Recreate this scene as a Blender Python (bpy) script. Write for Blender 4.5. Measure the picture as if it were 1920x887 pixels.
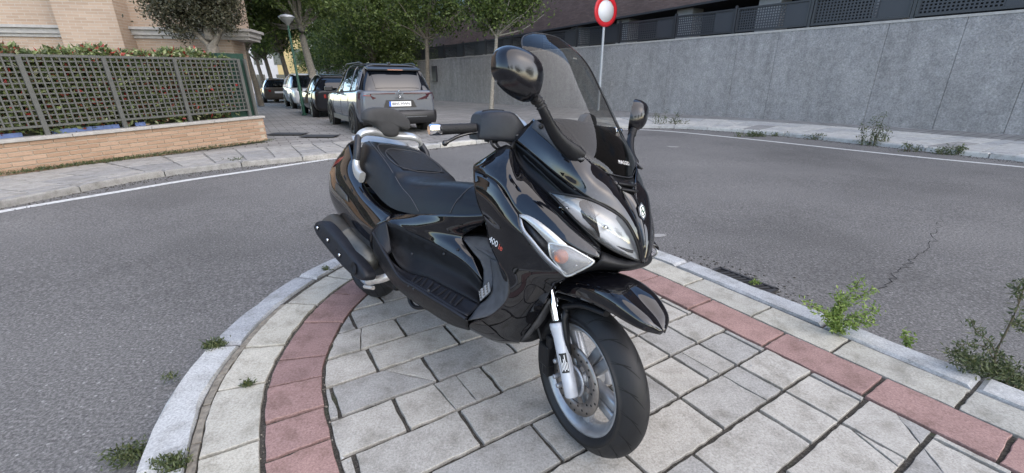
import bpy, bmesh, math, random
import numpy as np
from mathutils import Vector, Matrix
random.seed(7); RNG = np.random.default_rng(7)
R = math.radians
scene = bpy.context.scene
for o in list(bpy.data.objects): bpy.data.objects.remove(o)

# ------------------------------------------------------------------ camera
CAM_H, FPX, PITCH, IW, IH = 1.2, 797.0, 0.3450, 1920.0, 887.0
cam_d = bpy.data.cameras.new('camera'); cam = bpy.data.objects.new('camera', cam_d)
scene.collection.objects.link(cam); scene.camera = cam
cam.location = (0, 0, CAM_H); cam.rotation_euler = (math.pi/2 - PITCH, 0, 0)
cam_d.sensor_fit = 'HORIZONTAL'; cam_d.sensor_width = 36; cam_d.lens = FPX/IW*36
cam_d.clip_start = 0.05; cam_d.clip_end = 2000
# ------------------------------------------------------------------ sky, sun, exposure
SUN_AZ, SUN_EL = R(-38), R(38)            # compass-free azimuth measured from +X, low evening sun behind the camera
world = bpy.data.worlds.new('World'); scene.world = world; world.use_nodes = True
wn = world.node_tree; bg = wn.nodes['Background']
sky = wn.nodes.new('ShaderNodeTexSky'); sky.sky_type = 'NISHITA'; sky.sun_disc = False
sky.sun_elevation = SUN_EL; sky.sun_rotation = math.pi/2 - SUN_AZ
sky.air_density = 1.0; sky.dust_density = .6; sky.ozone_density = 1.2
wn.links.new(sky.outputs[0], bg.inputs[0]); bg.inputs[1].default_value = 0.15
sun_d = bpy.data.lights.new('sun', 'SUN'); sun_d.energy = 1.45; sun_d.angle = R(120); sun_d.color = (1, .81, .57)
sun = bpy.data.objects.new('sun', sun_d); scene.collection.objects.link(sun)
sun_dir = Vector((math.cos(SUN_AZ)*math.cos(SUN_EL), math.sin(SUN_AZ)*math.cos(SUN_EL), math.sin(SUN_EL)))
sun.rotation_euler = sun_dir.to_track_quat('Z', 'Y').to_euler()
scene.view_settings.view_transform = 'Standard'; scene.view_settings.look = 'None'
scene.view_settings.gamma = 1; scene.view_settings.use_curve_mapping = False
scene.view_settings.exposure = 1.68

# ------------------------------------------------------------------ surveying: photograph pixels to points of the place
_f = np.array([0, math.cos(PITCH), -math.sin(PITCH)]); _r = np.array([1., 0, 0]); _d = np.array([0, -math.sin(PITCH), -math.cos(PITCH)])
CAMP = np.array([0, 0, CAM_H])
def ray(u, v): return (u - IW/2)/FPX*_r + (v - IH/2)/FPX*_d + _f
def G(u, v, z=0.0):
    k = ray(u, v); return CAMP + k*((z - CAM_H)/k[2])
def gz(x, y): return -0.085 + 0.0095*min(max(y - 2.0, 0), 12)
def GG(u, v, off=0.0):
    z = 0
    for _ in range(6):
        p = G(u, v, z); z = gz(p[0], p[1]) + off
    return p
# pavement grid axes (d across the street, n along it)
GA = R(-31.8); GD = np.array([math.cos(GA), -math.sin(GA), 0]); GN = np.array([math.sin(GA), math.cos(GA), 0])
def dn(d, n, z=0.0): return GD*d + GN*n + np.array([0, 0, z])

# ------------------------------------------------------------------ materials
MATS = {}
def nt(name):
    m = bpy.data.materials.new(name); m.use_nodes = True; MATS[name] = m
    t = m.node_tree; b = t.nodes['Principled BSDF']
    return m, t, b
def N(t, typ, **kw):
    n = t.nodes.new(typ)
    for k, v in kw.items():
        if k.startswith('i_'): n.inputs[k[2:].replace('_', ' ')].default_value = v
        else: setattr(n, k, v)
    return n
def ramp(t, fac, stops):
    r = t.nodes.new('ShaderNodeValToRGB'); e = r.color_ramp.elements
    while len(e) < len(stops): e.new(.5)
    for q, (p, c) in zip(e, stops): q.position = p; q.color = (*c, 1) if len(c) == 3 else c
    t.links.new(fac, r.inputs[0]); return r.outputs[0]
def mix(t, a, b, fac, mode='MIX'):
    m = t.nodes.new('ShaderNodeMix'); m.data_type = 'RGBA'; m.blend_type = mode
    for s, v in ((6, a), (7, b), (0, fac)):
        if hasattr(v, 'is_linked') or hasattr(v, 'links'): t.links.new(v, m.inputs[s])
        else: m.inputs[s].default_value = (*v, 1) if isinstance(v, tuple) and len(v) == 3 else v
    return m.outputs[2]
def bump(t, b, h, strength=.3, dist=.01):
    n = N(t, 'ShaderNodeBump'); n.inputs['Strength'].default_value = strength; n.inputs['Distance'].default_value = dist
    t.links.new(h, n.inputs['Height']); t.links.new(n.outputs[0], b.inputs['Normal'])
def coords(t, kind='Object'): return N(t, 'ShaderNodeTexCoord').outputs[kind]
def noise(t, vec, scale, detail=4, rough=.6):
    n = N(t, 'ShaderNodeTexNoise', i_Scale=scale, i_Detail=detail, i_Roughness=rough); t.links.new(vec, n.inputs['Vector']); return n.outputs[0]
def simple(name, col, rough=.5, metal=0.0, coat=0.0, spec=.5, nscale=0, namp=.15, bscale=0, bstr=.15, bdist=.001, dust=0.0, sheen=0.0):
    m, t, b = nt(name); b.inputs['Roughness'].default_value = rough; b.inputs['Metallic'].default_value = metal
    b.inputs['Coat Weight'].default_value = coat; b.inputs['Coat Roughness'].default_value = .03; b.inputs['Specular IOR Level'].default_value = spec
    b.inputs['Base Color'].default_value = (*col, 1)
    co = coords(t)
    if nscale:
        n = noise(t, co, nscale)
        c = ramp(t, n, [(.3, tuple(x*(1-namp) for x in col)), (.7, tuple(min(1, x*(1+namp)) for x in col))])
        t.links.new(c, b.inputs['Base Color'])
        rr = N(t, 'ShaderNodeMapRange', i_From_Min=.3, i_From_Max=.7, i_To_Min=max(0, rough*.85), i_To_Max=min(1, rough*1.2)); t.links.new(n, rr.inputs[0]); t.links.new(rr.outputs[0], b.inputs['Roughness'])
    if bscale: bump(t, b, noise(t, co, bscale, 3), bstr, bdist)
    return m
def link_rough(t, b, sock, lo, hi, a=.3, z=.7):
    rr = N(t, 'ShaderNodeMapRange', i_From_Min=a, i_From_Max=z, i_To_Min=lo, i_To_Max=hi); t.links.new(sock, rr.inputs[0]); t.links.new(rr.outputs[0], b.inputs['Roughness'])

# ------------------------------------------------------------------ mesh helpers
COL = scene.collection
class MB:
    def __init__(s): s.v = []; s.f = []; s.sm = []; s.mi = []
    def add(s, vs, fs, smooth=False, mi=0):
        o = len(s.v); s.v += [tuple(float(c) for c in p) for p in vs]; s.f += [tuple(i+o for i in f) for f in fs]; s.sm += [smooth]*len(fs); s.mi += [mi]*len(fs); return s
    def box(s, c, size, rot=None, mi=0):
        x, y, z = (q/2 for q in size); P = [(-x,-y,-z),(x,-y,-z),(x,y,-z),(-x,y,-z),(-x,-y,z),(x,-y,z),(x,y,z),(-x,y,z)]
        if rot is not None: P = [tuple(np.asarray(rot) @ np.array(p)) for p in P]
        P = [(p[0]+c[0], p[1]+c[1], p[2]+c[2]) for p in P]
        return s.add(P, [(0,3,2,1),(4,5,6,7),(0,1,5,4),(1,2,6,5),(2,3,7,6),(3,0,4,7)], False, mi)
    def grid(s, rows, closed_u=False, closed_v=False, flip=False, smooth=True, mi=0):
        nr, nc = len(rows), len(rows[0]); vs = [p for r in rows for p in r]; fs = []
        for i in range(nr if closed_v else nr-1):
            for j in range(nc if closed_u else nc-1):
                a = i*nc+j; b = i*nc+(j+1) % nc; c = ((i+1) % nr)*nc+(j+1) % nc; d = ((i+1) % nr)*nc+j
                fs.append((a, d, c, b) if flip else (a, b, c, d))
        return s.add(vs, fs, smooth, mi)
    def tube(s, path, rad, n=10, caps=True, pw=1.0, up=None, mi=0):
        path = [np.asarray(p, float) for p in path]; m = len(path)
        if not hasattr(rad, '__len__'): rad = [rad]*m
        rows = []; u0 = np.array([0, 0, 1.]) if up is None else np.asarray(up, float)
        for i in range(m):
            t = path[min(i+1, m-1)]-path[max(i-1, 0)]; t = t/np.linalg.norm(t)
            a = np.cross(t, u0)
            if np.linalg.norm(a) < 1e-4: a = np.cross(t, [1, 0, 0])
            a /= np.linalg.norm(a); b = np.cross(a, t)
            ra, rb = rad[i] if hasattr(rad[i], '__len__') else (rad[i], rad[i])
            rows.append([path[i]+ra*math.copysign(abs(math.cos(q))**pw, math.cos(q))*a+rb*math.copysign(abs(math.sin(q))**pw, math.sin(q))*b for q in np.linspace(0, 2*math.pi, n, endpoint=False)])
        s.grid(rows, closed_u=True, mi=mi)
        if caps:
            o = len(s.v); s.v += [tuple(p) for p in rows[0]]+[tuple(p) for p in rows[-1]]
            s.f += [tuple(range(o, o+n)), tuple(range(o+2*n-1, o+n-1, -1))]; s.sm += [False]*2; s.mi += [mi]*2
        return s
    def lathe(s, prof, c=(0,0,0), axis=(0,1,0), n=48, closed=False, mi=0, ref=None):
        ax = np.asarray(axis, float); ax /= np.linalg.norm(ax); a = np.cross(ax, [0, 0, 1.]) if abs(ax[2]) < .9 else np.cross(ax, [1., 0, 0]); a /= np.linalg.norm(a); b = np.cross(ax, a)
        rows = [[np.asarray(c)+ax*h+r*(math.cos(q)*a+math.sin(q)*b) for q in np.linspace(0, 2*math.pi, n, endpoint=False)] for r, h in prof]
        return s.grid(rows, closed_u=True, closed_v=closed, mi=mi)
    def prism(s, poly, z0, z1, bev=0.0, mi=0):
        n = len(poly); poly = [np.asarray(p[:2], float) for p in poly]; c = sum(poly)/n
        vs = [(p[0], p[1], z0) for p in poly]; fs = []
        if bev:
            ins = []
            for p in poly:
                q = c-p; L = np.linalg.norm(q); ins.append(p+q/L*min(bev*1.2, L*.4))
            vs += [(p[0], p[1], z1-bev) for p in poly]+[(p[0], p[1], z1) for p in ins]
            rings = 3
        else: vs += [(p[0], p[1], z1) for p in poly]; rings = 2
        for k in range(rings-1):
            for i in range(n): fs.append((k*n+i, k*n+(i+1) % n, (k+1)*n+(i+1) % n, (k+1)*n+i))
        fs.append(tuple(range((rings-1)*n, rings*n)))
        return s.add(vs, fs, False, mi)
    def mirror(s):
        o = len(s.v); s.v += [(x, -y, z) for x, y, z in s.v]; s.f += [tuple(o+i for i in reversed(f)) for f in s.f]; s.sm += s.sm; s.mi += s.mi; return s
    def build(s, name, mat, parent=None, solid=0, sub=0, bevel=0, loc=None, autosmooth=None):
        me = bpy.data.meshes.new(name); me.from_pydata(s.v, [], s.f)
        me.polygons.foreach_set('use_smooth', s.sm)
        for mm in (mat if isinstance(mat, (list, tuple)) else [mat]): me.materials.append(MATS[mm])
        if any(s.mi): me.polygons.foreach_set('material_index', s.mi)
        me.update(); o = bpy.data.objects.new(name, me); COL.objects.link(o)
        if parent: o.parent = parent
        if loc is not None: o.location = loc
        if solid:
            m = o.modifiers.new('solid', 'SOLIDIFY'); m.thickness = solid; m.offset = -1
        if bevel:
            m = o.modifiers.new('bevel', 'BEVEL'); m.width = bevel; m.segments = 2; m.limit_method = 'ANGLE'; m.angle_limit = R(35)
        if sub:
            m = o.modifiers.new('sub', 'SUBSURF'); m.levels = sub; m.render_levels = sub
        return o
def tag(o, label, cat, group=None):
    o['label'] = label; o['category'] = cat
    if group: o['group'] = group
    return o
def structure(o): o['kind'] = 'structure'; return o
def stuff(o, label=None, cat=None):
    o['kind'] = 'stuff'
    if label: o['label'] = label
    if cat: o['category'] = cat
    return o
def empty(name, loc=(0,0,0), rotz=0, mat=None):
    o = bpy.data.objects.new(name, None); COL.objects.link(o); o.empty_display_size = .1
    if mat is not None: o.matrix_world = mat
    else: o.location = tuple(float(c) for c in loc); o.rotation_euler = (0, 0, rotz)
    return o
def cr(pts, n):
    """n samples on a smooth curve through pts (centripetal-like Catmull-Rom by chord length)"""
    P = np.asarray(pts, float); m = len(P)
    if m == 2: return [P[0]+(P[1]-P[0])*t for t in np.linspace(0, 1, n)]
    t = np.r_[0, np.cumsum(np.sqrt(np.linalg.norm(np.diff(P, axis=0), axis=1))+1e-6)]
    T = np.zeros_like(P)
    for i in range(m):
        if i == 0: T[i] = (P[1]-P[0])/(t[1]-t[0])
        elif i == m-1: T[i] = (P[-1]-P[-2])/(t[-1]-t[-2])
        else:
            h0, h1 = t[i]-t[i-1], t[i+1]-t[i]; T[i] = ((P[i]-P[i-1])/h0*h1+(P[i+1]-P[i])/h1*h0)/(h0+h1)
    out = []
    for q in np.linspace(0, t[-1], n):
        i = min(np.searchsorted(t, q, side='right')-1, m-2); h = t[i+1]-t[i]; s = (q-t[i])/h
        out.append(P[i]*(2*s**3-3*s**2+1)+T[i]*h*(s**3-2*s**2+s)+P[i+1]*(-2*s**3+3*s**2)+T[i+1]*h*(s**3-s**2))
    return out
def patch(rows, nu=16, nv=12):
    """dense smooth surface through a net of control points"""
    A = [cr(r, nu) for r in rows]; return [list(x) for x in zip(*[cr([A[k][j] for k in range(len(A))], nv) for j in range(nu)])]
def offset_rows(rows, d):
    """grid moved along its own normals by d"""
    A = np.asarray(rows, float); du = np.gradient(A, axis=1); dv = np.gradient(A, axis=0); n = np.cross(du, dv); n /= (np.linalg.norm(n, axis=2, keepdims=True)+1e-9); return A+n*d
def text_obj(name, body, mat, size, M, parent=None, extrude=.0004, shear=0, align='CENTER'):
    cu = bpy.data.curves.new(name, 'FONT'); cu.body = body; cu.size = size; cu.extrude = extrude; cu.align_x = align; cu.align_y = 'CENTER'; cu.shear = shear; cu.resolution_u = 3
    tmp = bpy.data.objects.new(name+'_t', cu); COL.objects.link(tmp); bpy.context.view_layer.update()
    me = bpy.data.meshes.new_from_object(tmp.evaluated_get(bpy.context.evaluated_depsgraph_get())); bpy.data.objects.remove(tmp)
    me.materials.clear(); me.materials.append(MATS[mat]); me.transform(M)
    o = bpy.data.objects.new(name, me); COL.objects.link(o)
    if parent: o.parent = parent
    return o
def wrap(o, rows, direction, lift):
    """lay flat lettering onto a curved panel (grid of points)"""
    from mathutils.bvhtree import BVHTree
    nc = len(rows[0]); vs = [Vector([float(c) for c in p]) for r in rows for p in r]; fs = [(i*nc+j, i*nc+j+1, (i+1)*nc+j+1, (i+1)*nc+j) for i in range(len(rows)-1) for j in range(nc-1)]
    t = BVHTree.FromPolygons(vs, fs); d = Vector(direction).normalized()
    for v in o.data.vertices:
        h = t.ray_cast(v.co-d*.4, d)
        if h[0] is not None: v.co = h[0]-d*lift
    return o
def basis(origin, x, y):
    """4x4 with columns x, y, x*y at origin"""
    x = np.asarray(x, float); x = x/np.linalg.norm(x); y = np.asarray(y, float); y = y-x*(x@y); y /= np.linalg.norm(y); z = np.cross(x, y)
    M = np.eye(4); M[:3, 0] = x; M[:3, 1] = y; M[:3, 2] = z; M[:3, 3] = origin; return Matrix(M.tolist())

# ================================================================== materials of the place
def mat_asphalt():
    m, t, b = nt('asphalt'); co = coords(t)
    big = noise(t, co, .45, 5, .6); fine = noise(t, co, 70, 5, .8)
    vo = N(t, 'ShaderNodeTexVoronoi', i_Scale=60.0); t.links.new(co, vo.inputs['Vector'])
    base = ramp(t, fine, [(.34, (.060, .058, .056)), (.5, (.138, .134, .128)), (.66, (.275, .268, .256))])
    spk = ramp(t, vo.outputs['Color'], [(.80, (0, 0, 0)), (.88, (1, 1, 1))])
    dsp = ramp(t, vo.outputs['Distance'], [(.2, (1, 1, 1)), (.42, (0, 0, 0))])
    k = mix(t, spk, dsp, 1.0, 'MULTIPLY')
    c = mix(t, base, (.34, .335, .32), k)
    sh = ramp(t, big, [(.30, (.70, .70, .70)), (.5, (.96, .96, .96)), (.70, (1.16, 1.16, 1.15))])
    c = mix(t, c, sh, 1.0, 'MULTIPLY'); t.links.new(c, b.inputs['Base Color'])
    b.inputs['Roughness'].default_value = .82; b.inputs['Specular IOR Level'].default_value = .3
    bump(t, b, fine, .9, .008)
mat_asphalt()
def mat_paver(name, lo, hi, stain=(.16, .155, .14)):
    m, t, b = nt(name); co = coords(t); gi = N(t, 'ShaderNodeObjectInfo').outputs['Random']
    fine = noise(t, co, 120, 5, .85); mid = noise(t, co, 9, 6, .65); big = noise(t, co, 2.1, 4)
    c = ramp(t, fine, [(.30, tuple(x*.55 for x in lo)), (.48, lo), (.68, hi)])
    c = mix(t, c, ramp(t, mid, [(.33, (.70, .69, .66)), (.5, (.97, .965, .955)), (.66, (1.08, 1.08, 1.07))]), 1., 'MULTIPLY')
    c = mix(t, c, ramp(t, gi, [(0, (.80, .81, .82)), (1, (1.10, 1.08, 1.03))]), 1., 'MULTIPLY')
    st = ramp(t, big, [(.60, (0, 0, 0)), (.78, (.55, .55, .55))])
    c = mix(t, c, stain, st); t.links.new(c, b.inputs['Base Color'])
    b.inputs['Roughness'].default_value = .85; b.inputs['Specular IOR Level'].default_value = .3
    h = N(t, 'ShaderNodeMath', operation='ADD'); t.links.new(fine, h.inputs[0]); t.links.new(mid, h.inputs[1])
    bump(t, b, h.outputs[0], .45, .004)
mat_paver('paver_grey', (.35, .34, .318), (.49, .475, .445))
mat_paver('paver_outer', (.39, .38, .34), (.53, .515, .465))
mat_paver('paver_pink', (.285, .182, .168), (.40, .278, .26), (.2, .12, .11))
mat_paver('kerb_stone', (.37, .385, .40), (.55, .565, .58), (.25, .25, .25))
mat_paver('slab_far', (.30, .295, .285), (.42, .41, .40))
mat_paver('slab_pale', (.44, .44, .43), (.56, .56, .55))
def mat_joint():
    m, t, b = nt('joint_soil'); co = coords(t); f = noise(t, co, 120, 5, .8); g = noise(t, co, 6, 4)
    c = ramp(t, f, [(.34, (.022, .020, .017)), (.52, (.068, .062, .052)), (.68, (.16, .148, .128))])
    c = mix(t, c, (.05, .07, .025), ramp(t, g, [(.58, (0, 0, 0)), (.7, (.5, .5, .5))])); t.links.new(c, b.inputs['Base Color']); b.inputs['Roughness'].default_value = .95
    bump(t, b, f, .8, .008)
mat_joint()
def mat_concrete():
    m, t, b = nt('concrete_wall'); co = coords(t)
    mp = N(t, 'ShaderNodeMapping'); mp.inputs['Scale'].default_value = (1, 1, .35); t.links.new(co, mp.inputs[0])
    a = noise(t, mp.outputs[0], 1.1, 7, .62); f = noise(t, co, 26, 6, .75); g = noise(t, co, 5, 5, .7)
    c = ramp(t, a, [(.3, (.25, .244, .236)), (.52, (.305, .298, .289)), (.72, (.36, .353, .343))])
    c = mix(t, c, ramp(t, f, [(.34, (.62, .62, .62)), (.66, (1.25, 1.25, 1.25))]), 1., 'MULTIPLY')
    c = mix(t, c, ramp(t, g, [(.35, (.82, .82, .83)), (.65, (1.1, 1.1, 1.1))]), 1., 'MULTIPLY')
    mp2 = N(t, 'ShaderNodeMapping'); mp2.inputs['Scale'].default_value = (2.2, 2.2, .10); t.links.new(co, mp2.inputs[0]); st = noise(t, mp2.outputs[0], 1.6, 6, .7)
    c = mix(t, c, ramp(t, st, [(.34, (.86, .86, .86)), (.5, (1, 1, 1)), (.70, (1.07, 1.07, 1.07))]), 1., 'MULTIPLY')
    t.links.new(c, b.inputs['Base Color']); b.inputs['Roughness'].default_value = .9; bump(t, b, f, .8, .03)
mat_concrete()
def mat_brickpiece(name, c0, c1):
    m, t, b = nt(name); co = coords(t); r = N(t, 'ShaderNodeObjectInfo').outputs['Random']; f = noise(t, co, 60, 5, .7)
    c = ramp(t, r, [(0, c0), (1, c1)]); c = mix(t, c, ramp(t, f, [(.3, (.8, .78, .76)), (.7, (1.1, 1.1, 1.1))]), 1., 'MULTIPLY')
    t.links.new(c, b.inputs['Base Color']); b.inputs['Roughness'].default_value = .85; bump(t, b, f, .4, .004)
mat_brickpiece('brick_tan', (.33, .215, .142), (.42, .29, .205))
def mat_brickwall(name, c1, c2, mortar, bw=.25, rh=.06, msz=.006):
    m, t, b = nt(name); uv = N(t, 'ShaderNodeUVMap').outputs[0]; br = N(t, 'ShaderNodeTexBrick', i_Scale=1.0, i_Mortar_Size=msz, i_Brick_Width=bw, i_Row_Height=rh, i_Bias=0.)
    br.inputs['Color1'].default_value = (*c1, 1); br.inputs['Color2'].default_value = (*c2, 1); br.inputs['Mortar'].default_value = (*mortar, 1); t.links.new(uv, br.inputs['Vector'])
    n = noise(t, coords(t), .8, 5); c = mix(t, br.outputs[0], ramp(t, n, [(.3, (.82, .82, .82)), (.7, (1.1, 1.1, 1.1))]), 1., 'MULTIPLY')
    t.links.new(c, b.inputs['Base Color']); b.inputs['Roughness'].default_value = .9
    inv = N(t, 'ShaderNodeMath', operation='SUBTRACT'); inv.inputs[0].default_value = 1; t.links.new(br.outputs['Fac'], inv.inputs[1]); bump(t, b, inv.outputs[0], .5, .008)
mat_brickwall('brick_house', (.33, .24, .17), (.40, .30, .22), (.40, .35, .29))
mat_brickwall('brick_dark', (.115, .072, .06), (.16, .105, .09), (.09, .078, .07))
def mat_leaf(name, cols, trans=.25):
    m, t, b = nt(name); r = N(t, 'ShaderNodeNewGeometry').outputs['Random Per Island']
    c = ramp(t, r, cols); t.links.new(c, b.inputs['Base Color']); b.inputs['Roughness'].default_value = .5
    tr = N(t, 'ShaderNodeBsdfTranslucent'); t.links.new(c, tr.inputs[0]); mx = N(t, 'ShaderNodeMixShader'); mx.inputs[0].default_value = trans
    t.links.new(b.outputs[0], mx.inputs[1]); t.links.new(tr.outputs[0], mx.inputs[2]); t.links.new(mx.outputs[0], t.nodes['Material Output'].inputs[0])
mat_leaf('leaf_tree', [(0, (.035, .058, .015)), (.5, (.078, .122, .028)), (.85, (.15, .21, .05)), (1, (.23, .28, .09))], .38)
mat_leaf('hedge_core_shade', [(0, (.008, .012, .005)), (1, (.018, .024, .010))], .05)  # near-black green: shade deep in the hedge put into the colour
mat_leaf('leaf_dark', [(0, (.03, .032, .018)), (.5, (.055, .058, .03)), (.9, (.085, .08, .045)), (1, (.10, .085, .05))], .12)
mat_leaf('leaf_hedge', [(0, (.04, .06, .02)), (.28, (.07, .105, .03)), (.55, (.14, .18, .06)), (.78, (.24, .28, .12)), (.88, (.40, .41, .27)), (.915, (.20, .06, .035)), (1, (.38, .035, .03))], .15)
mat_leaf('leaf_weed', [(0, (.10, .16, .035)), (.6, (.20, .29, .06)), (1, (.34, .42, .13))], .3)
mat_leaf('leaf_moss', [(0, (.035, .05, .02)), (.6, (.07, .095, .035)), (1, (.14, .15, .06))], .2)
simple('bark', (.17, .15, .12), .9, nscale=14, namp=.35, bscale=30, bstr=.8, bdist=.02)
simple('bark_pale', (.27, .25, .21), .9, nscale=14, namp=.3, bscale=30, bstr=.8, bdist=.02)
simple('stem', (.09, .075, .045), .8)
simple('white_paint_road', (.55, .55, .53), .75, nscale=26, namp=.3, bscale=90, bstr=.5, bdist=.003)
simple('stone_cap', (.36, .345, .32), .85, nscale=14, namp=.15, bscale=60, bstr=.4, bdist=.003)
simple('mortar', (.42, .36, .28), .95, nscale=40, namp=.15)
simple('fence_grey', (.088, .09, .083), .5, nscale=10, namp=.1)
simple('green_screen', (.012, .045, .03), .8, nscale=50, namp=.4, bscale=80, bstr=.8, bdist=.01)
simple('blue_sheet', (.10, .15, .32), .5, nscale=9, namp=.3)
simple('panel_dark', (.028, .03, .036), .45)
simple('panel_frame', (.022, .023, .027), .4)
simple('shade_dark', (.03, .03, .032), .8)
simple('render_grey', (.24, .235, .225), .9, nscale=5, namp=.1)
simple('render_yellow', (.62, .47, .22), .9, nscale=3, namp=.08)
simple('render_white', (.6, .58, .56), .9, nscale=3, namp=.06)
simple('window_glass', (.03, .035, .045), .08, spec=.8)
simple('pole_green', (.012, .07, .042), .4)
simple('pole_galv', (.42, .44, .46), .45, metal=.35)
simple('lamp_glass', (.22, .23, .22), .3)
simple('sign_white', (.80, .80, .80), .45)
simple('sign_red', (.62, .02, .03), .45)
simple('grate', (.05, .05, .052), .6, metal=.4, bscale=60)
simple('void', (.006, .006, .006), .95)
simple('hole_dirt', (.05, .045, .038), .95, nscale=50, namp=.5, bscale=60, bstr=.8, bdist=.01)
# vehicle materials
def mat_gloss(name, col, dust=.5, ior=1.75):
    m, t, b = nt(name); co = coords(t); n = noise(t, co, 7, 6, .7); f = noise(t, co, 160, 3, .7)
    k = mix(t, ramp(t, n, [(.45, (0, 0, 0)), (.75, (1, 1, 1))]), ramp(t, f, [(.45, (0, 0, 0)), (.7, (1, 1, 1))]), 1., 'MULTIPLY')
    c = mix(t, col, tuple(x*.9+.035*dust for x in col), k); t.links.new(c, b.inputs['Base Color'])
    b.inputs['Roughness'].default_value = .22; b.inputs['Coat Weight'].default_value = 1; b.inputs['Coat Roughness'].default_value = .02; b.inputs['Specular IOR Level'].default_value = 0
    b.inputs['Coat IOR'].default_value = ior
    rr = N(t, 'ShaderNodeMapRange', i_From_Min=.4, i_From_Max=.75, i_To_Min=.012, i_To_Max=.07); t.links.new(n, rr.inputs[0]); t.links.new(rr.outputs[0], b.inputs['Coat Roughness'])
mat_gloss('gloss_black', (.0035, .0035, .005), 1.0, 1.65)
simple('mirror_shell', (.006, .006, .008), .16, spec=.6, nscale=40, namp=.2)
simple('plastic_black', (.0065, .007, .0085), .44, spec=.32, nscale=60, namp=.25, bscale=420, bstr=.35, bdist=.0008)
simple('plastic_mat', (.009, .010, .014), .5, spec=.36, nscale=40, namp=.3, bscale=300, bstr=.4, bdist=.001)
simple('plastic_grey', (.020, .021, .025), .42, spec=.45, nscale=60, namp=.2, bscale=380, bstr=.4, bdist=.001)
simple('plastic_dusty', (.075, .076, .08), .72, spec=.3, nscale=30, namp=.25, bscale=200, bstr=.3, bdist=.001)
simple('seat_vinyl', (.0075, .008, .0095), .40, spec=.36, nscale=30, namp=.2, bscale=520, bstr=.35, bdist=.0008)
simple('plastic_floor', (.008, .0085, .0105), .62, spec=.28, nscale=30, namp=.4, bscale=300, bstr=.4, bdist=.001)
simple('mortar_strip', (.20, .18, .145), .95, nscale=40, namp=.4, bscale=90, bstr=.8, bdist=.006)
simple('seat_insert', (.013, .0135, .0145), .6, spec=.3, nscale=40, namp=.25, bscale=700, bstr=.5, bdist=.0008)
simple('stitch', (.07, .07, .075), .7)
simple('pad_foam', (.05, .05, .05), .8, spec=.3, nscale=14, namp=.22, bscale=500, bstr=.4, bdist=.001)
simple('silver_paint', (.50, .51, .50), .28, metal=.45, coat=.5)
simple('silver_matt', (.40, .41, .43), .42, metal=.75, nscale=12, namp=.1)
simple('fork_paint', (.50, .52, .56), .42, metal=.25, nscale=20, namp=.1, bscale=200, bstr=.2, bdist=.0006)
simple('alloy', (.36, .37, .385), .38, metal=.65, nscale=30, namp=.15)
simple('chrome', (.86, .87, .88), .06, metal=1.0)
simple('disc_steel', (.27, .245, .225), .38, metal=.8, nscale=80, namp=.15)
simple('exhaust_metal', (.10, .10, .092), .40, metal=.6, nscale=20, namp=.2, bscale=150, bstr=.2)
simple('exhaust_silver', (.60, .57, .54), .4, metal=.5, nscale=30, namp=.15)
simple('rubber', (.013, .013, .014), .55, spec=.36, nscale=25, namp=.25, bscale=150, bstr=.3, bdist=.001)
simple('rubber_groove', (.004, .004, .004), .9)
simple('lens_orange', (.75, .22, .09), .3)
simple('lens_red', (.22, .010, .010), .15, coat=.6)
simple('reflector', (.74, .76, .78), .10, metal=.95)
simple('housing', (.60, .62, .64), .35, metal=.1)
simple('print_white', (.80, .80, .80), .5)
simple('print_red', (.70, .12, .08), .5)
simple('print_black', (.01, .01, .01), .6)
simple('print_blue', (.03, .13, .55), .5)
simple('mirror_glass', (.8, .8, .8), .02, metal=1.0)
simple('plate_metal', (.62, .64, .66), .3, metal=.7)
mat_gloss('car_grey', (.12, .132, .155), .3, 1.4); MATS['car_grey'].node_tree.nodes['Principled BSDF'].inputs['Metallic'].default_value = .35
mat_gloss('car_dark', (.020, .021, .024), .3, 1.4)
mat_gloss('car_brown', (.085, .075, .065), .3, 1.4)
mat_gloss('car_white', (.72, .74, .76), .05, 1.4)
simple('car_glass', (.006, .008, .012), .04, spec=.7)
simple('car_trim', (.018, .018, .02), .4)
simple('car_sill', (.10, .105, .115), .4, metal=.2)
simple('tail_dark', (.05, .012, .016), .12, coat=.5)
def mat_clear(name, tint, gloss_mul=1.0, ior=1.5):
    m, t, b = nt(name); t.nodes.remove(b)
    tr = N(t, 'ShaderNodeBsdfTransparent'); tr.inputs[0].default_value = (*tint, 1); gl = N(t, 'ShaderNodeBsdfGlossy'); gl.inputs['Roughness'].default_value = .03
    fr = N(t, 'ShaderNodeFresnel'); fr.inputs[0].default_value = ior; mx = N(t, 'ShaderNodeMixShader')
    mu = N(t, 'ShaderNodeMath', operation='MULTIPLY'); mu.inputs[1].default_value = gloss_mul; mu.use_clamp = True
    t.links.new(fr.outputs[0], mu.inputs[0]); t.links.new(mu.outputs[0], mx.inputs[0]); t.links.new(tr.outputs[0], mx.inputs[1]); t.links.new(gl.outputs[0], mx.inputs[2]); t.links.new(mx.outputs[0], t.nodes['Material Output'].inputs[0])
mat_clear('screen_tint', (.52, .52, .49), .85, 1.55)
mat_clear('lens_clear', (.93, .94, .95), 2.0, 1.6)
def mat_lens_ribbed():
    m, t, b = nt('lens_ribbed'); b.inputs['Base Color'].default_value = (.34, .34, .34, 1); b.inputs['Roughness'].default_value = .16; b.inputs['Alpha'].default_value = .34; b.inputs['Coat Weight'].default_value = .6
    w = N(t, 'ShaderNodeTexChecker', i_Scale=300.0); t.links.new(coords(t), w.inputs[0]); bump(t, b, w.outputs['Fac'], .5, .001)
mat_lens_ribbed()

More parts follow.
